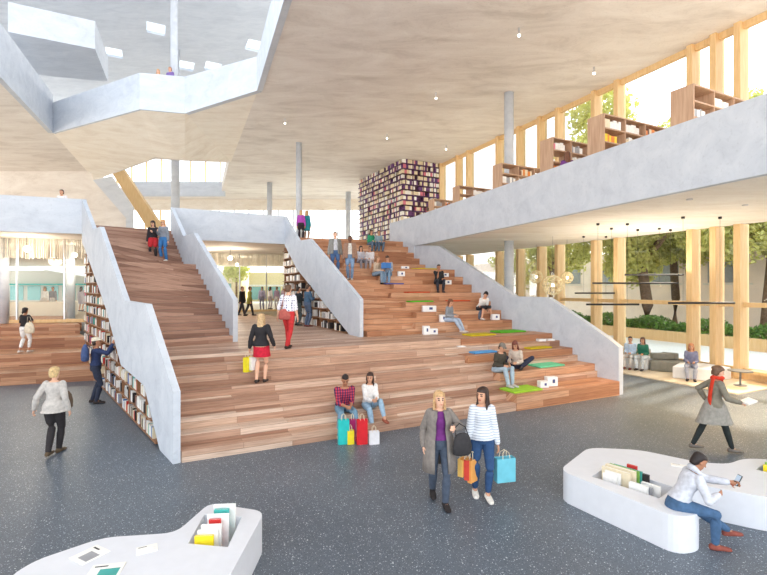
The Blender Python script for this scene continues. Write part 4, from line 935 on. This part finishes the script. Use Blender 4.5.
        PEND.append((bm, min(vox, .013), 1, 'hair', [mat('hair_%d_%d_%d' % hair, srgb(*hair), .5, var=.15, scale=30)], root, None))
    if hat:
        bm = BM(); cap = [(.045, .09, .106, -.01), (.09, .084, .1, -.01), (.125, .062, .075, -.01), (.142, .02, .03, -.01)]
        loft(bm, [(hc+hzv*z*HS+hy*yo*HS, hx*rx*HS, hy*ry*HS) for z, rx, ry, yo in cap], 20)
        loft(bm, [(hc+hzv*.044*HS+hy*.05*HS, hx*.08*HS, hy*.11*HS), (hc+hzv*.058*HS+hy*.05*HS, hx*.08*HS, hy*.1*HS)], 20)
        PEND.append((bm, .009, 1, 'cap', [cloth(hat)], root, None))
    if scarf:
        bm = BM(); N = 16
        ring = [nb+V(math.cos(i*2*math.pi/N)*.088*s, math.sin(i*2*math.pi/N)*.085*s+.01, .035*s+.012*math.sin(i)) for i in range(N)]
        for i in range(N): limb(bm, [ring[i], ring[(i+1) % N]], [.036*s, .036*s], 8)
        bk = nb+V(.05*s, -.12*s, 0); loft(bm, [(bk+V(0, .03, .03), V(.05, 0, 0), V(0, .022, 0)), (bk-V(0, .015, .2), V(.06, 0, 0), V(0, .02, 0)), (bk-V(-.01, .045, .46), V(.065, 0, 0), V(0, .02, 0)), (bk-V(-.02, .06, .80), V(.07, 0, 0), V(0, .02, 0))], 12)
        fr = nb+V(-.03*s, .12*s, 0); loft(bm, [(fr+V(0, -.02, .03), V(.04, 0, 0), V(0, .02, 0)), (fr-V(0, -.02, .35), V(.05, 0, 0), V(0, .02, 0))], 12)
        PEND.append((bm, .012, 1, 'scarf', [cloth(scarf)], root, None))
    if hood:
        bm = BM(); N = 12; rg = [nb+tdir*.01*s+rt*(math.cos(math.pi+i*math.pi/N)*.092*s)+fwd*(math.sin(math.pi+i*math.pi/N)*.105*s+.03*s)+tdir*(.02*math.sin(i*math.pi/N))*s for i in range(N+1)]
        limb(bm, rg, [(.02+.028*math.sin(i*math.pi/N))*s for i in range(N+1)], 10); PEND.append((bm, vox, 1, 'hood', [cloth(top)], root, None))
    if coat:   # open-fronted long coat: a shell with a gap ahead, plus sleeves
        cc, clen = coat; bm = BM(); N = 22; secs = []
        for z, rx, ry in ((.475, .085, .07), (.45, cst*.98, .098), (.40, cst*1.05, .125), (.30, cst*1.04, .13), (.18, wst*1.22, .125), (.05, hpw*1.12, .145), (-.08, hpw*1.18, .16), (-.08-clen*.5, hpw*1.26, .175), (-.08-clen, hpw*1.34, .185)):
            gap = .30 if z > .3 else .42; c = hp+(tdir if z > 0 else V(0, -.05, .98))*(z*s); row = []
            for i in range(N+1):
                a = math.pi/2+gap+(2*math.pi-2*gap)*i/N; row.append(bm.verts.new(c+V(math.cos(a)*(rx*s*b_+.03), math.sin(a)*(ry*s+.026), 0)))
            secs.append(row)
        for x, y in zip(secs, secs[1:]):
            for i in range(N): bm.faces.new([x[i], x[i+1], y[i+1], y[i]])
        o_ = link('coat', bm, cloth(cc), smooth=True); o_.parent = root; md = o_.modifiers.new('t', 'SOLIDIFY'); md.thickness = .018; md.offset = 1
        bm = BM()
        for k in (1, -1): arm(bm, k, of+.014, .97)
        PEND.append((bm, max(vox*.8, .009), 1, 'coat_sleeves', [cloth(cc)], root, None))
    PROBE[label] = dict(root=root, hand={k: Matrix.Translation(loc) @ Matrix.Rotation(rz, 4, 'Z') @ (wr[k]+(wr[k]-el[k]).normalized()*.07*s) for k in (1, -1)}, rz=rz)
    return root
def walk(k, st=.3, w=.07):     # k: leading foot
    return {k: V(k*w, st*.5, 0), -k: V(-k*w, -st*.5, .02)}
def sitpose(drop=.45, out=.42, spread=.1, f=1.0): return {1: V(spread, out, 0), -1: V(-spread, out*f, 0)}
fc = lambda a, b_: (a, b_)
AW, TC = (0, 1), (0, -1)
def stand(px, py, z): return P(px, py, z)
# foreground pair
WA = person('woman walking in long open grey coat and purple jumper with blonde hair', P(439, 503, 0), (.06, -1), 1.69, .0085, True, 'fair', (196, 158, 112), 'long', top=(112, 46, 118), bottom=(74, 84, 100), shoes=(44, 38, 38), shoeh=.10,
            feet={1: V(.06, -.19, .03), -1: V(-.07, .17, 0)}, hands={1: V(.23, .0, .86), -1: V(-.20, .19, 1.17)}, poleL=(-.6, -.6, -.5), yaw=.1, coat=((128, 120, 114), .34))
WB = person('woman walking in white striped jumper and blue jeans with long dark hair', P(482, 496.5, 0), (.0, -1), 1.70, .0085, True, 'light', (52, 34, 28), 'long', top=(226, 230, 236), toppat='stripe', bottom=(46, 76, 116), leglen=.93, shoes=(232, 226, 216),
            feet={1: V(.09, .0-.06, .0), -1: V(-.07, .12, 0)}, hands={1: V(.235, .03, .80), -1: V(-.235, .03, .80)}, yaw=-.75, toplen=.05)
# seated man with phone
MP = person('man in light grey hoodie sitting on white island looking at his phone', (3.69, 5.86, 0), (1, -.12), 1.50, .0085, False, 'tan', (38, 28, 26), 'short', top=(204, 206, 214), bottom=(70, 100, 134), shoes=(140, 74, 62), leglen=.97, sit=True, hood=True,
            hip=(0, 0, .525), lean=.50, nod=.25, feet={-1: V(-.12, .80, 0), 1: V(.12, .40, 0)}, knee={1: V(.25, 1, .6), -1: V(-.25, 1, .6)}, hands={-1: V(-.02, .60, .78), 1: V(.10, .42, .66)}, poleL=(-1, -.3, -.6), poleR=(.6, -.4, -.6))
# --- the man's feet keep to the outside of the island
ph = empty('phone', PROBE['man in light grey hoodie sitting on white island looking at his phone']['hand'][-1]+V(.04, 0, .035), 'dark smartphone in the hand of the man in grey hoodie', 'phone')
bm = BM(); box(bm, V(0, 0, 0), (.012, .075, .14)); o = link('phone_case', bm, M_dark, bevel=.004); o.parent = ph
bm = BM(); box(bm, V(-.0065, 0, 0), (.001, .066, .125)); o = link('screen', bm, mat('phone_screen', srgb(190, 210, 230), .2, var=0)); o.parent = ph
ph.rotation_euler = (0, .5, 0)
# seated couple on the lowest steps
sv = (-v.x, -v.y); q = solve(343, .62)
person('man in red plaid shirt and jeans sitting on the lowest steps', (q.x, q.y, .0), (.35, -.94), 1.76, .010, False, 'tan', (40, 30, 28), 'short', top=(158, 50, 70), toppat='plaid', sleeve=.72, bottom=(112, 146, 168), shoes=(206, 196, 178), sit=True,
       hip=(0, 0, .50), lean=.3, nod=.25, yaw=-.15, feet={1: V(.27, .66, 0), -1: V(-.12, .66, 0)}, hands={1: V(.07, .46, .62), -1: V(-.06, .44, .62)}, bulk=1.08)
q = solve(369, .62)
person('woman in white blouse with long brown hair sitting on the lowest steps', (q.x, q.y, .0), (.35, -.94), 1.66, .010, True, 'light', (60, 40, 34), 'long', top=(230, 226, 222), bottom=(150, 178, 200), leglen=.92, shoes=(150, 80, 60), sit=True,
       hip=(0, 0, .50), lean=.12, yaw=-.5, feet={1: V(.10, .58, 0), -1: V(-.25+.1, .66, .22)}, hands={1: V(.05, .36, .66), -1: V(-.05, .40, .70)})
# woman with red scarf
person('woman in green-grey coat and orange red scarf striding to the right', P(714, 452, 0), (1, -.15), 1.70, .010, True, 'fair', (104, 76, 56), 'bun', top=(128, 122, 108), bottom=(150, 146, 138), kind='skirt', leglen=.85, legwear=(40, 46, 46), shoes=(120, 112, 104), toplen=.06,
       feet={1: V(.05, .33, .0), -1: V(-.05, -.33, .03)}, hands={1: V(.2, .36, 1.02), -1: V(-.2, -.05, .98)}, scarf=(206, 58, 34), lean=.1, nod=.2)
# blonde woman seen from behind
person('blonde woman in loose grey jacket walking away across the dark floor', P(54, 454.5, 0), (-.12, 1), 1.70, .010, True, 'fair', (206, 176, 126), 'bun', top=(190, 184, 178), bottom=(44, 40, 42), shoes=(92, 76, 58), shoeh=.12, toplen=.1, bulk=1.06,
       feet={1: V(.02, .16, 0), -1: V(-.02, -.12, .03)}, hands={1: V(.24, .05, .84), -1: V(-.34, -.02, .88)})
person('man in navy clothes and pale cap reaching up to the leftmost bookcase', (-7.98, 12.95, 0), (.85, .5), 1.84, .012, False, 'tan', (60, 44, 36), 'short', top=(44, 56, 92), bottom=(42, 48, 66), shoes=(52, 44, 42), hat=(222, 212, 190),
       hands={1: V(.18, .40, 1.62), -1: V(-.12, .44, 1.50)}, poleR=(.6, -.2, -1), poleL=(-.6, -.2, -1), feet={1: V(.12, .05, 0), -1: V(-.12, -.05, 0)}, nod=-.15)
person('woman in black top and white cropped trousers climbing the low steps', (-13.25, 17.25, .8), (.1, 1), 1.68, .014, True, 'tan', (40, 30, 28), 'tail', top=(40, 36, 38), sleeve=.4, bottom=(232, 230, 228), leglen=.85, shoes=(210, 200, 190), feet=walk(1, .25), hands={1: V(.16, .16, 1.12)}, poleR=(.8, -.6, -.2))
q = P(150, 261, 4.233); person('dark-haired woman in black jacket and red shorts high on narrow staircase', (q.x, q.y+.25, 4.235), (.25, -1), 1.62, .015, True, 'fair', (44, 30, 28), 'long', top=(42, 38, 42), bottom=(190, 44, 52), leglen=.3, legwear=(50, 46, 50), shoes=(40, 36, 36), hands={-1: V(-.05, .28, 1.12)}, nod=.35, yaw=-.3)
q = P(161, 261, 4.233); person('blonde woman in grey jacket and blue jeans high on narrow staircase', (q.x, q.y+.22, 4.235), (-.1, -1), 1.66, .015, True, 'fair', (200, 150, 100), 'long', top=(128, 134, 144), bottom=(60, 118, 176), shoes=(226, 220, 210), hands={1: V(.08, .28, 1.16)}, nod=.3, yaw=.2)
q = solve(261, 1.68); person('blonde woman in black jacket and red skirt climbing the broad steps', (q.x, q.y, 1.0), (.02, 1), 1.62, .011, True, 'fair', (196, 164, 122), 'long', top=(40, 38, 42), bottom=(200, 34, 58), kind='skirt', leglen=.72, shoes=(60, 50, 48), toplen=.05, bulk=1.12, feet=walk(1, .18), hands={-1: V(-.27, .02, .80), 1: V(.3, .02, .86)})
q = P(287, 349, 1.6); person('man in dotted white shirt and red trousers walking over the plateau', (q.x, q.y+.15, 1.6), (.25, 1), 1.70, .012, False, 'fair', (96, 70, 50), 'short', top=(232, 232, 240), toppat='dots', sleeve=.6, bottom=(196, 52, 54), shoes=(60, 46, 40), feet=walk(-1, .4), hands={-1: V(-.3, .0, .84)})
SHC = {1: (.16, .3, 1.2)}
q = P(298, 325.5, 1.6); person('person in black jacket browsing the amphitheatre bookcase, left of two', (q.x, q.y, 1.6), (.8, .6), 1.66, .016, False, 'light', (50, 36, 30), 'short', top=(40, 46, 50), bottom=(74, 84, 84), hands={1: V(.14, .32, 1.15)}, group=None)
q = P(308, 326.5, 1.6); person('person in blue denim jacket browsing the amphitheatre bookcase, right of two', (q.x-.02, q.y, 1.6), (.75, .6), 1.74, .016, False, 'light', (84, 60, 44), 'short', top=(76, 104, 130), bottom=(88, 104, 130), shoes=(130, 70, 60), hands={1: V(.14, .30, 1.2)}, nod=.2)
# people in and in front of the halls
def bystander(px, d, z, lab, top, bot, fem=False, hair=(70, 50, 40), hs='short', face=AW, h=1.68, **k):
    person(lab, ((px-CX)/F*d, d, z), face, h, .022, fem, 'light', hair, hs, top=top, bottom=bot, **k)
bystander(242, 26.3, 1.6, 'person in black coat walking before the central glass wall', (38, 38, 42), (50, 50, 60), face=(.9, -.3), toplen=.2, feet=walk(1, .5))
bystander(249.5, 26.8, 1.6, 'person in olive yellow coat walking before the central glass wall', (150, 146, 70), (60, 60, 70), face=(.9, .3), toplen=.25, feet=walk(1, .45))
bystander(262, 33.5, 1.6, 'person in pale lilac behind the central glass, leftmost', (190, 180, 214), (150, 146, 170), face=TC)
bystander(270, 34.6, 1.6, 'person in white behind the central glass wall', (226, 220, 226), (190, 180, 190), True, hs='long', face=(.5, 1))
bystander(277, 33.9, 1.6, 'person in mauve top behind the central glass wall', (176, 150, 180), (210, 200, 206), face=(-.5, -1))
bystander(284, 34.9, 1.6, 'person in lavender dress behind the central glass, rightmost', (198, 176, 204), (180, 164, 190), True, hs='mid', face=TC, kind='skirt')
bystander(45, 28.6, 1.6, 'woman in white blouse behind the left glass wall', (236, 232, 228), (206, 196, 186), True, (120, 110, 80), 'mid', face=TC, kind='skirt')
bystander(53, 29.6, 1.6, 'person with dark hair and grey jacket behind the left glass wall', (150, 150, 156), (220, 214, 210), face=TC, hair=(40, 34, 36))
bystander(68, 28.9, 1.6, 'person all in white behind the left glass wall', (242, 242, 244), (240, 240, 242), face=(.6, -1), feet=walk(1, .4))
bystander(81, 31.5, 1.6, 'woman in pale grey dress behind the left glass wall', (196, 186, 196), (196, 186, 196), True, hs='long', kind='skirt')
bystander(86, 33.0, 1.6, 'person in bright pink top behind the left glass wall', (222, 80, 140), (210, 200, 200), True, hs='mid')
# amphitheatre
q = solve(335, 8.18); person('dark-haired man in grey jacket and white shirt descending the amphitheatre', (q.x, q.y, 3.66), (.25, -1), 1.78, .015, False, 'fair', (34, 28, 28), 'short', top=(206, 208, 216), bottom=(76, 106, 150), coat=((134, 132, 128), .02))
q = solve(350, 7.86); person('bearded man in brown jacket and jeans descending the amphitheatre', (q.x, q.y, 3.488), (.05, -1), 1.78, .015, False, 'brown', (36, 28, 26), 'short', top=(224, 220, 214), bottom=(120, 146, 178), shoes=(200, 190, 180), coat=((150, 118, 100), .02), feet=walk(-1, .15))
bystander(301, 25.1, 5.72, 'person in purple top standing at the stair top', (176, 76, 176), (60, 50, 56), True, (200, 160, 110), 'mid', h=1.66)
bystander(306.5, 25.4, 5.72, 'woman in teal coat standing at the stair top', (40, 140, 150), (190, 160, 140), True, (190, 150, 100), 'mid', face=(.3, 1), toplen=.35)
def sitter(lab, px, t_, seat, foot, face=None, h=1.7, vox=.015, sep=.11, out=.44, **k):
    q = solve(px, t_); s = h/1.7; face = face or (-v.x, -v.y); df = seat-foot
    kw = dict(hip=(0, 0, .095*s+df), lean=.2, feet={1: V(sep, out, 0), -1: V(-sep, out, 0)}, sit=True); kw.update(k)
    if 'hands' not in kw: kw['hands'] = {1: V(.12, .34, df+.22), -1: V(-.10, .34, df+.22)}
    return person(lab, (q.x, q.y, foot+.006), face, h, vox, **kw)
sitter('person in green top sitting on the topmost block by the tower', 370, 12.85, 5.36, 5.02, female=True, top=(50, 150, 110), bottom=(90, 110, 130), hairstyle='mid', face=(.6, -.8), out=.36)
sitter('person in grey top sitting on the topmost block near the tower', 378, 12.85, 5.36, 5.02, top=(140, 160, 170), bottom=(96, 116, 136), out=.36)
sitter('person in pale grey shirt sitting above the landing', 360, 11.2, 4.34, 4.0, top=(190, 190, 200), bottom=(150, 150, 160), hair=(60, 44, 40), female=True, hairstyle='long')
sitter('person in white shirt sitting above the landing beside another', 370.5, 11.2, 4.34, 4.0, top=(226, 222, 224), bottom=(200, 190, 190), face=(-.3, -1))
sitter('woman in beige sitting left of the man with blue book', 375.5, 8.05, 3.669, 3.326, female=True, top=(190, 170, 150), bottom=(130, 150, 170), hair=(150, 110, 80), hairstyle='long', face=(.8, -.6), h=1.66)
sitter('man in grey hoodie reading a blue book on the amphitheatre', 388, 8.0, 3.669, 3.326, top=(160, 168, 182), bottom=(120, 150, 176), shoes=(200, 190, 190), hands={1: V(.1, .36, .66), -1: V(-.1, .36, .66)}, nod=.4, face=(-.2, -1))
sitter('man in black shirt and dark trousers sitting on the amphitheatre', 438, 7.35, 3.326, 2.983, top=(44, 44, 46), sleeve=.4, skin='tan', bottom=(48, 50, 60), hair=(34, 28, 26), hands={1: V(.06, .26, .80), -1: V(-.12, .34, .56)}, vox=.013, face=(.15, -1))
sitter('woman in grey jacket reading with legs stretched on wide tread', 447.5, 4.88, 1.955, 1.602, female=True, top=(140, 144, 150), bottom=(170, 184, 204), hair=(120, 72, 48), hairstyle='mid', face=(.75, -.66), out=.66, shoes=(214, 204, 196), vox=.012, nod=.3, sep=.07, h=1.66)
sitter('man in white shirt bending over his bag on the blocks', 480, 5.48, 2.298, 1.955, top=(232, 228, 224), sleeve=.35, bottom=(44, 44, 50), leglen=.55, hair=(34, 28, 28), lean=.65, nod=.5, sep=.24, hands={1: V(.1, .40, .34), -1: V(-.1, .40, .34)}, vox=.012, shoes=(220, 216, 210))
sitter('man in grey cap and dark jacket sitting beside a woman on blocks', 497, 1.12, .812, .412+.055, top=(74, 68, 58), bottom=(166, 184, 198), hat=(124, 116, 108), hair=(70, 56, 48), out=.52, lean=.3, nod=.3, shoes=(190, 186, 180), vox=.011, face=(.55, -.83), sep=.08)
sitter('auburn-haired woman in beige jumper sitting beside the capped man', 517, 1.25, .812, .40, female=True, top=(206, 190, 176), bottom=(46, 50, 70), hair=(116, 62, 48), hairstyle='mid', vox=.011, face=(-.55, -.83), nod=.35, lean=.28, feet={1: V(.25, .28, .44), -1: V(-.2, .22, .44)}, knee={1: V(1, .6, .6), -1: V(-1, .6, .6)})
# lounge
def lsit(lab, x, y, face, **k):
    kw = dict(hip=(0, 0, .5), lean=.15, feet={1: V(.1, .42, 0), -1: V(-.1, .42, 0)}, sit=True, hands={1: V(.1, .3, .62), -1: V(-.1, .3, .62)}); kw.update(k)
    return person(lab, (x, y, .045), face, k.pop('h', 1.68) if False else 1.68, .015, **kw)
lsit('man in light blue shirt sitting on the far lounge bench', 9.72, 18.35, (-.7, -.7), top=(200, 216, 236), bottom=(214, 210, 206), hair=(50, 40, 40), shoes=(120, 60, 50))
lsit('woman in green top and white trousers sitting on the lounge bench', 10.05, 18.05, (-.75, -.65), female=True, top=(44, 116, 92), bottom=(216, 224, 230), hair=(110, 76, 56), hairstyle='mid')
lsit('woman in grey blue cardigan sitting on the white lounge bench', 10.62, 16.12, (-.55, -.83), female=True, top=(128, 130, 156), bottom=(160, 166, 184), hair=(180, 120, 80), hairstyle='mid')
# balcony, galleries
person('person in purple shirt browsing the third balcony bookcase', (5.68, 14.42, UP), (.1, 1), 1.72, .015, True, 'light', (110, 70, 50), 'long', top=(112, 62, 130), bottom=(60, 60, 80))
person('pale-clothed person at the far end of the balcony', (2.3, 24.3, UP), (.5, 1), 1.68, .02, False, 'light', (90, 70, 60), 'short', top=(226, 220, 230), bottom=(180, 170, 180))
person('dark-haired person leaning behind the far left concrete edge', (-13.45, 19.6, UP), (0, -1), 1.62, .018, False, 'light', (46, 34, 34), 'short', top=(228, 222, 224), bottom=(90, 90, 100), lean=.15)
person('blond person behind the folded gallery parapet, left of two', ((157-CX)/F*25.1, 25.25, 13.35), (.2, -1), 1.66, .018, True, 'fair', (196, 148, 92), 'mid', top=(216, 190, 150), bottom=(90, 90, 100))
person('brown-haired person in violet behind the folded gallery parapet', ((169.5-CX)/F*25.1, 25.2, 13.35), (-.3, -1), 1.76, .018, False, 'light', (110, 60, 50), 'short', top=(122, 100, 160), bottom=(90, 90, 100))
flush_people()

# ------------------------------------------------------------------ bags and things people carry
def shop_bag(c, loc, w, d_, h, rz, label, handles=True, group=None, hang=0):
    r = empty('shopping_bag', loc, label, 'bag', group, rz); m_ = mat('bag_%d_%d_%d' % c, srgb(*c), .5, var=.04)
    bm = BM(); t_ = .006
    for x, y, sx, sy in ((0, -d_/2, w, t_), (0, d_/2, w, t_), (-w/2, 0, t_, d_), (w/2, 0, t_, d_)): box(bm, V(x, y, h/2), (sx, sy, h))
    box(bm, V(0, 0, t_/2), (w, d_, t_)); box(bm, V(0, 0, h*.55), (w-.01, d_-.01, .01)); o = link('bag_body', bm, m_); o.parent = r
    if handles:
        for y in (-d_/2, d_/2):
            bm = BM(); tube(bm, [V(-w*.2, y, h-.01), V(-w*.17, y*.7, h+.08+hang), V(0, y*.2, h+.115+hang), V(w*.17, y*.7, h+.08+hang), V(w*.2, y, h-.01)], .005, 6); o = link('handle', bm, cmat('cream')); o.parent = r
    return r
hb = PROBE['woman walking in white striped jumper and blue jeans with long dark hair']['hand']
def hung(c, p, w, d_, h, rz, label, off=(0, 0, 0)): return shop_bag(c, V(p.x+off[0], p.y+off[1], p.z-h-.15), w, d_, h, rz, label)
hung((250, 200, 110), hb[1], .20, .08, .26, .9, 'yellow shopping bag in the right hand of striped-jumper woman', (-.05, .0, 0))
hung((214, 70, 54), hb[1], .17, .07, .30, 1.2, 'red shopping bag hanging beside the yellow and orange ones', (.01, -.03, 0))
hung((240, 168, 90), hb[1], .17, .06, .34, .8, 'orange shopping bag in the right hand of striped-jumper woman', (.08, -.05, 0))
hung((110, 190, 206), hb[-1], .30, .12, .36, .25, 'large light blue shopping bag carried by striped-jumper woman', (.10, .02, 0))
for px, w, h, c, lab in ((343.5, .22, .50, (40, 190, 186), 'tall turquoise shopping bag between the feet of plaid-shirt man'), (350.5, .13, .28, (236, 214, 40), 'yellow shopping bag standing between turquoise and red bags'), (352.5, .12, .46, (176, 40, 110), 'magenta shopping bag leaning behind the yellow one'), (362, .21, .50, (214, 34, 44), 'tall red shopping bag in front of the seated woman'), (374, .20, .26, (232, 230, 232), 'small white shopping bag rightmost at the lowest step')):
    d_ = 9.55 if c != (176, 40, 110) else 9.72; shop_bag(c, V((px-CX)/F*d_, d_, .003), w, .10 if c != (176, 40, 110) else .07, h, .25, lab)
hr = PROBE['blonde woman in black jacket and red skirt climbing the broad steps']['hand'][-1]
hung((236, 222, 40), hr, .24, .09, .34, 1.2, 'bright yellow shopping bag carried by the woman in red skirt', (-.03, .0, .0)); hung((232, 230, 228), hr, .20, .08, .30, 1.0, 'white shopping bag carried beside the yellow one', (.10, .02, 0))
def soft_bag(loc, s_, c, label, rz=0, strap=None, kind='handbag'):
    r = empty(kind, loc, label, 'bag', None, rz); bm = BM(); w, d_, h = s_
    loft(bm, [(V(0, 0, z*h), V(1, 0, 0)*w/2*a, V(0, 1, 0)*d_/2*b_) for z, a, b_ in ((-.5, .7, .6), (-.42, .96, .95), (-.1, 1, 1), (.25, .85, .8), (.45, .6, .4), (.5, .3, .2))], 16)
    o = link('bag_body', bm, cloth(c), smooth=True); o.parent = r
    if strap:
        bm = BM(); tube(bm, [V(*p) for p in strap], .009, 8); o = link('strap', bm, cloth(tuple(int(x*.8) for x in c))); o.parent = r
    return r
pa = PROBE['woman walking in long open grey coat and purple jumper with blonde hair']['hand'][-1]
soft_bag(V(pa.x+.13, pa.y+.05, pa.z-.24), (.30, .15, .32), (52, 50, 52), 'black leather handbag over the arm of grey-coat woman', .3, [(-.1, 0, .1), (-.12, 0, .24), (-.05, 0, .30), (.05, 0, .24), (.1, 0, .1)])
soft_bag(P(62, 398, 1.05)+V(.05, -.05, -.02), (.34, .16, .36), (96, 78, 62), 'brown shoulder bag at the side of the blonde woman', .5, [(-.1, 0, .1), (-.22, -.02, .32), (-.12, 0, .40), (.1, 0, .1)])
soft_bag(V(-8.13, 12.72, 1.42), (.32, .2, .46), (66, 84, 126), 'blue backpack worn by the man in pale cap', -.9, [(-.12, .05, .2), (-.12, .16, .12), (-.12, .16, -.1), (-.12, .05, -.2)], 'backpack')
soft_bag(V(-12.98, 17.12, 1.72), (.34, .12, .40), (222, 208, 184), 'beige tote bag of the woman in white trousers', .2, [(-.08, 0, .15), (-.06, 0, .4), (.02, 0, .4), (.08, 0, .15)], 'tote_bag')
q = P(287, 318, 2.4); soft_bag(V(-2.57, 12.20, 2.50), (.34, .14, .28), (176, 92, 84), 'dusty red messenger bag of the man in red trousers', .1, [(-.12, .03, .1), (.0, .05, .6), (.12, .03, .62)], 'messenger_bag')
q = solve(480, 5.25); soft_bag(V(q.x, q.y-.0, 1.955+.19), (.26, .2, .36), (96, 104, 120), 'grey blue backpack between the knees of white-shirt man', .4, None, 'backpack')
pb = PROBE['man in grey hoodie reading a blue book on the amphitheatre']['hand']; c = (pb[1]+pb[-1])/2
bm = BM()
for k in (1, -1): box(bm, V(k*.1, 0, .0), (.2, .02, .26), k*.15)
o = link('open_book', bm, cmat('blue')); o.location = c+V(0, -.03, .08); o.rotation_euler = (-.5, 0, 0); tag(o, 'large open blue book held by man in grey hoodie', 'book')
pc = PROBE['woman in green-grey coat and orange red scarf striding to the right']['hand'][1]
bm = BM(); box(bm, V(0, 0, 0), (.24, .17, .03)); box(bm, V(0, 0, .016), (.22, .15, .003), mi=1); o = link('held_book', bm, [cmat('white'), M_paper]); o.location = pc+V(.08, .0, .05); o.rotation_euler = (.2, -.2, .3); tag(o, 'white papers held by the woman in red scarf', 'papers')
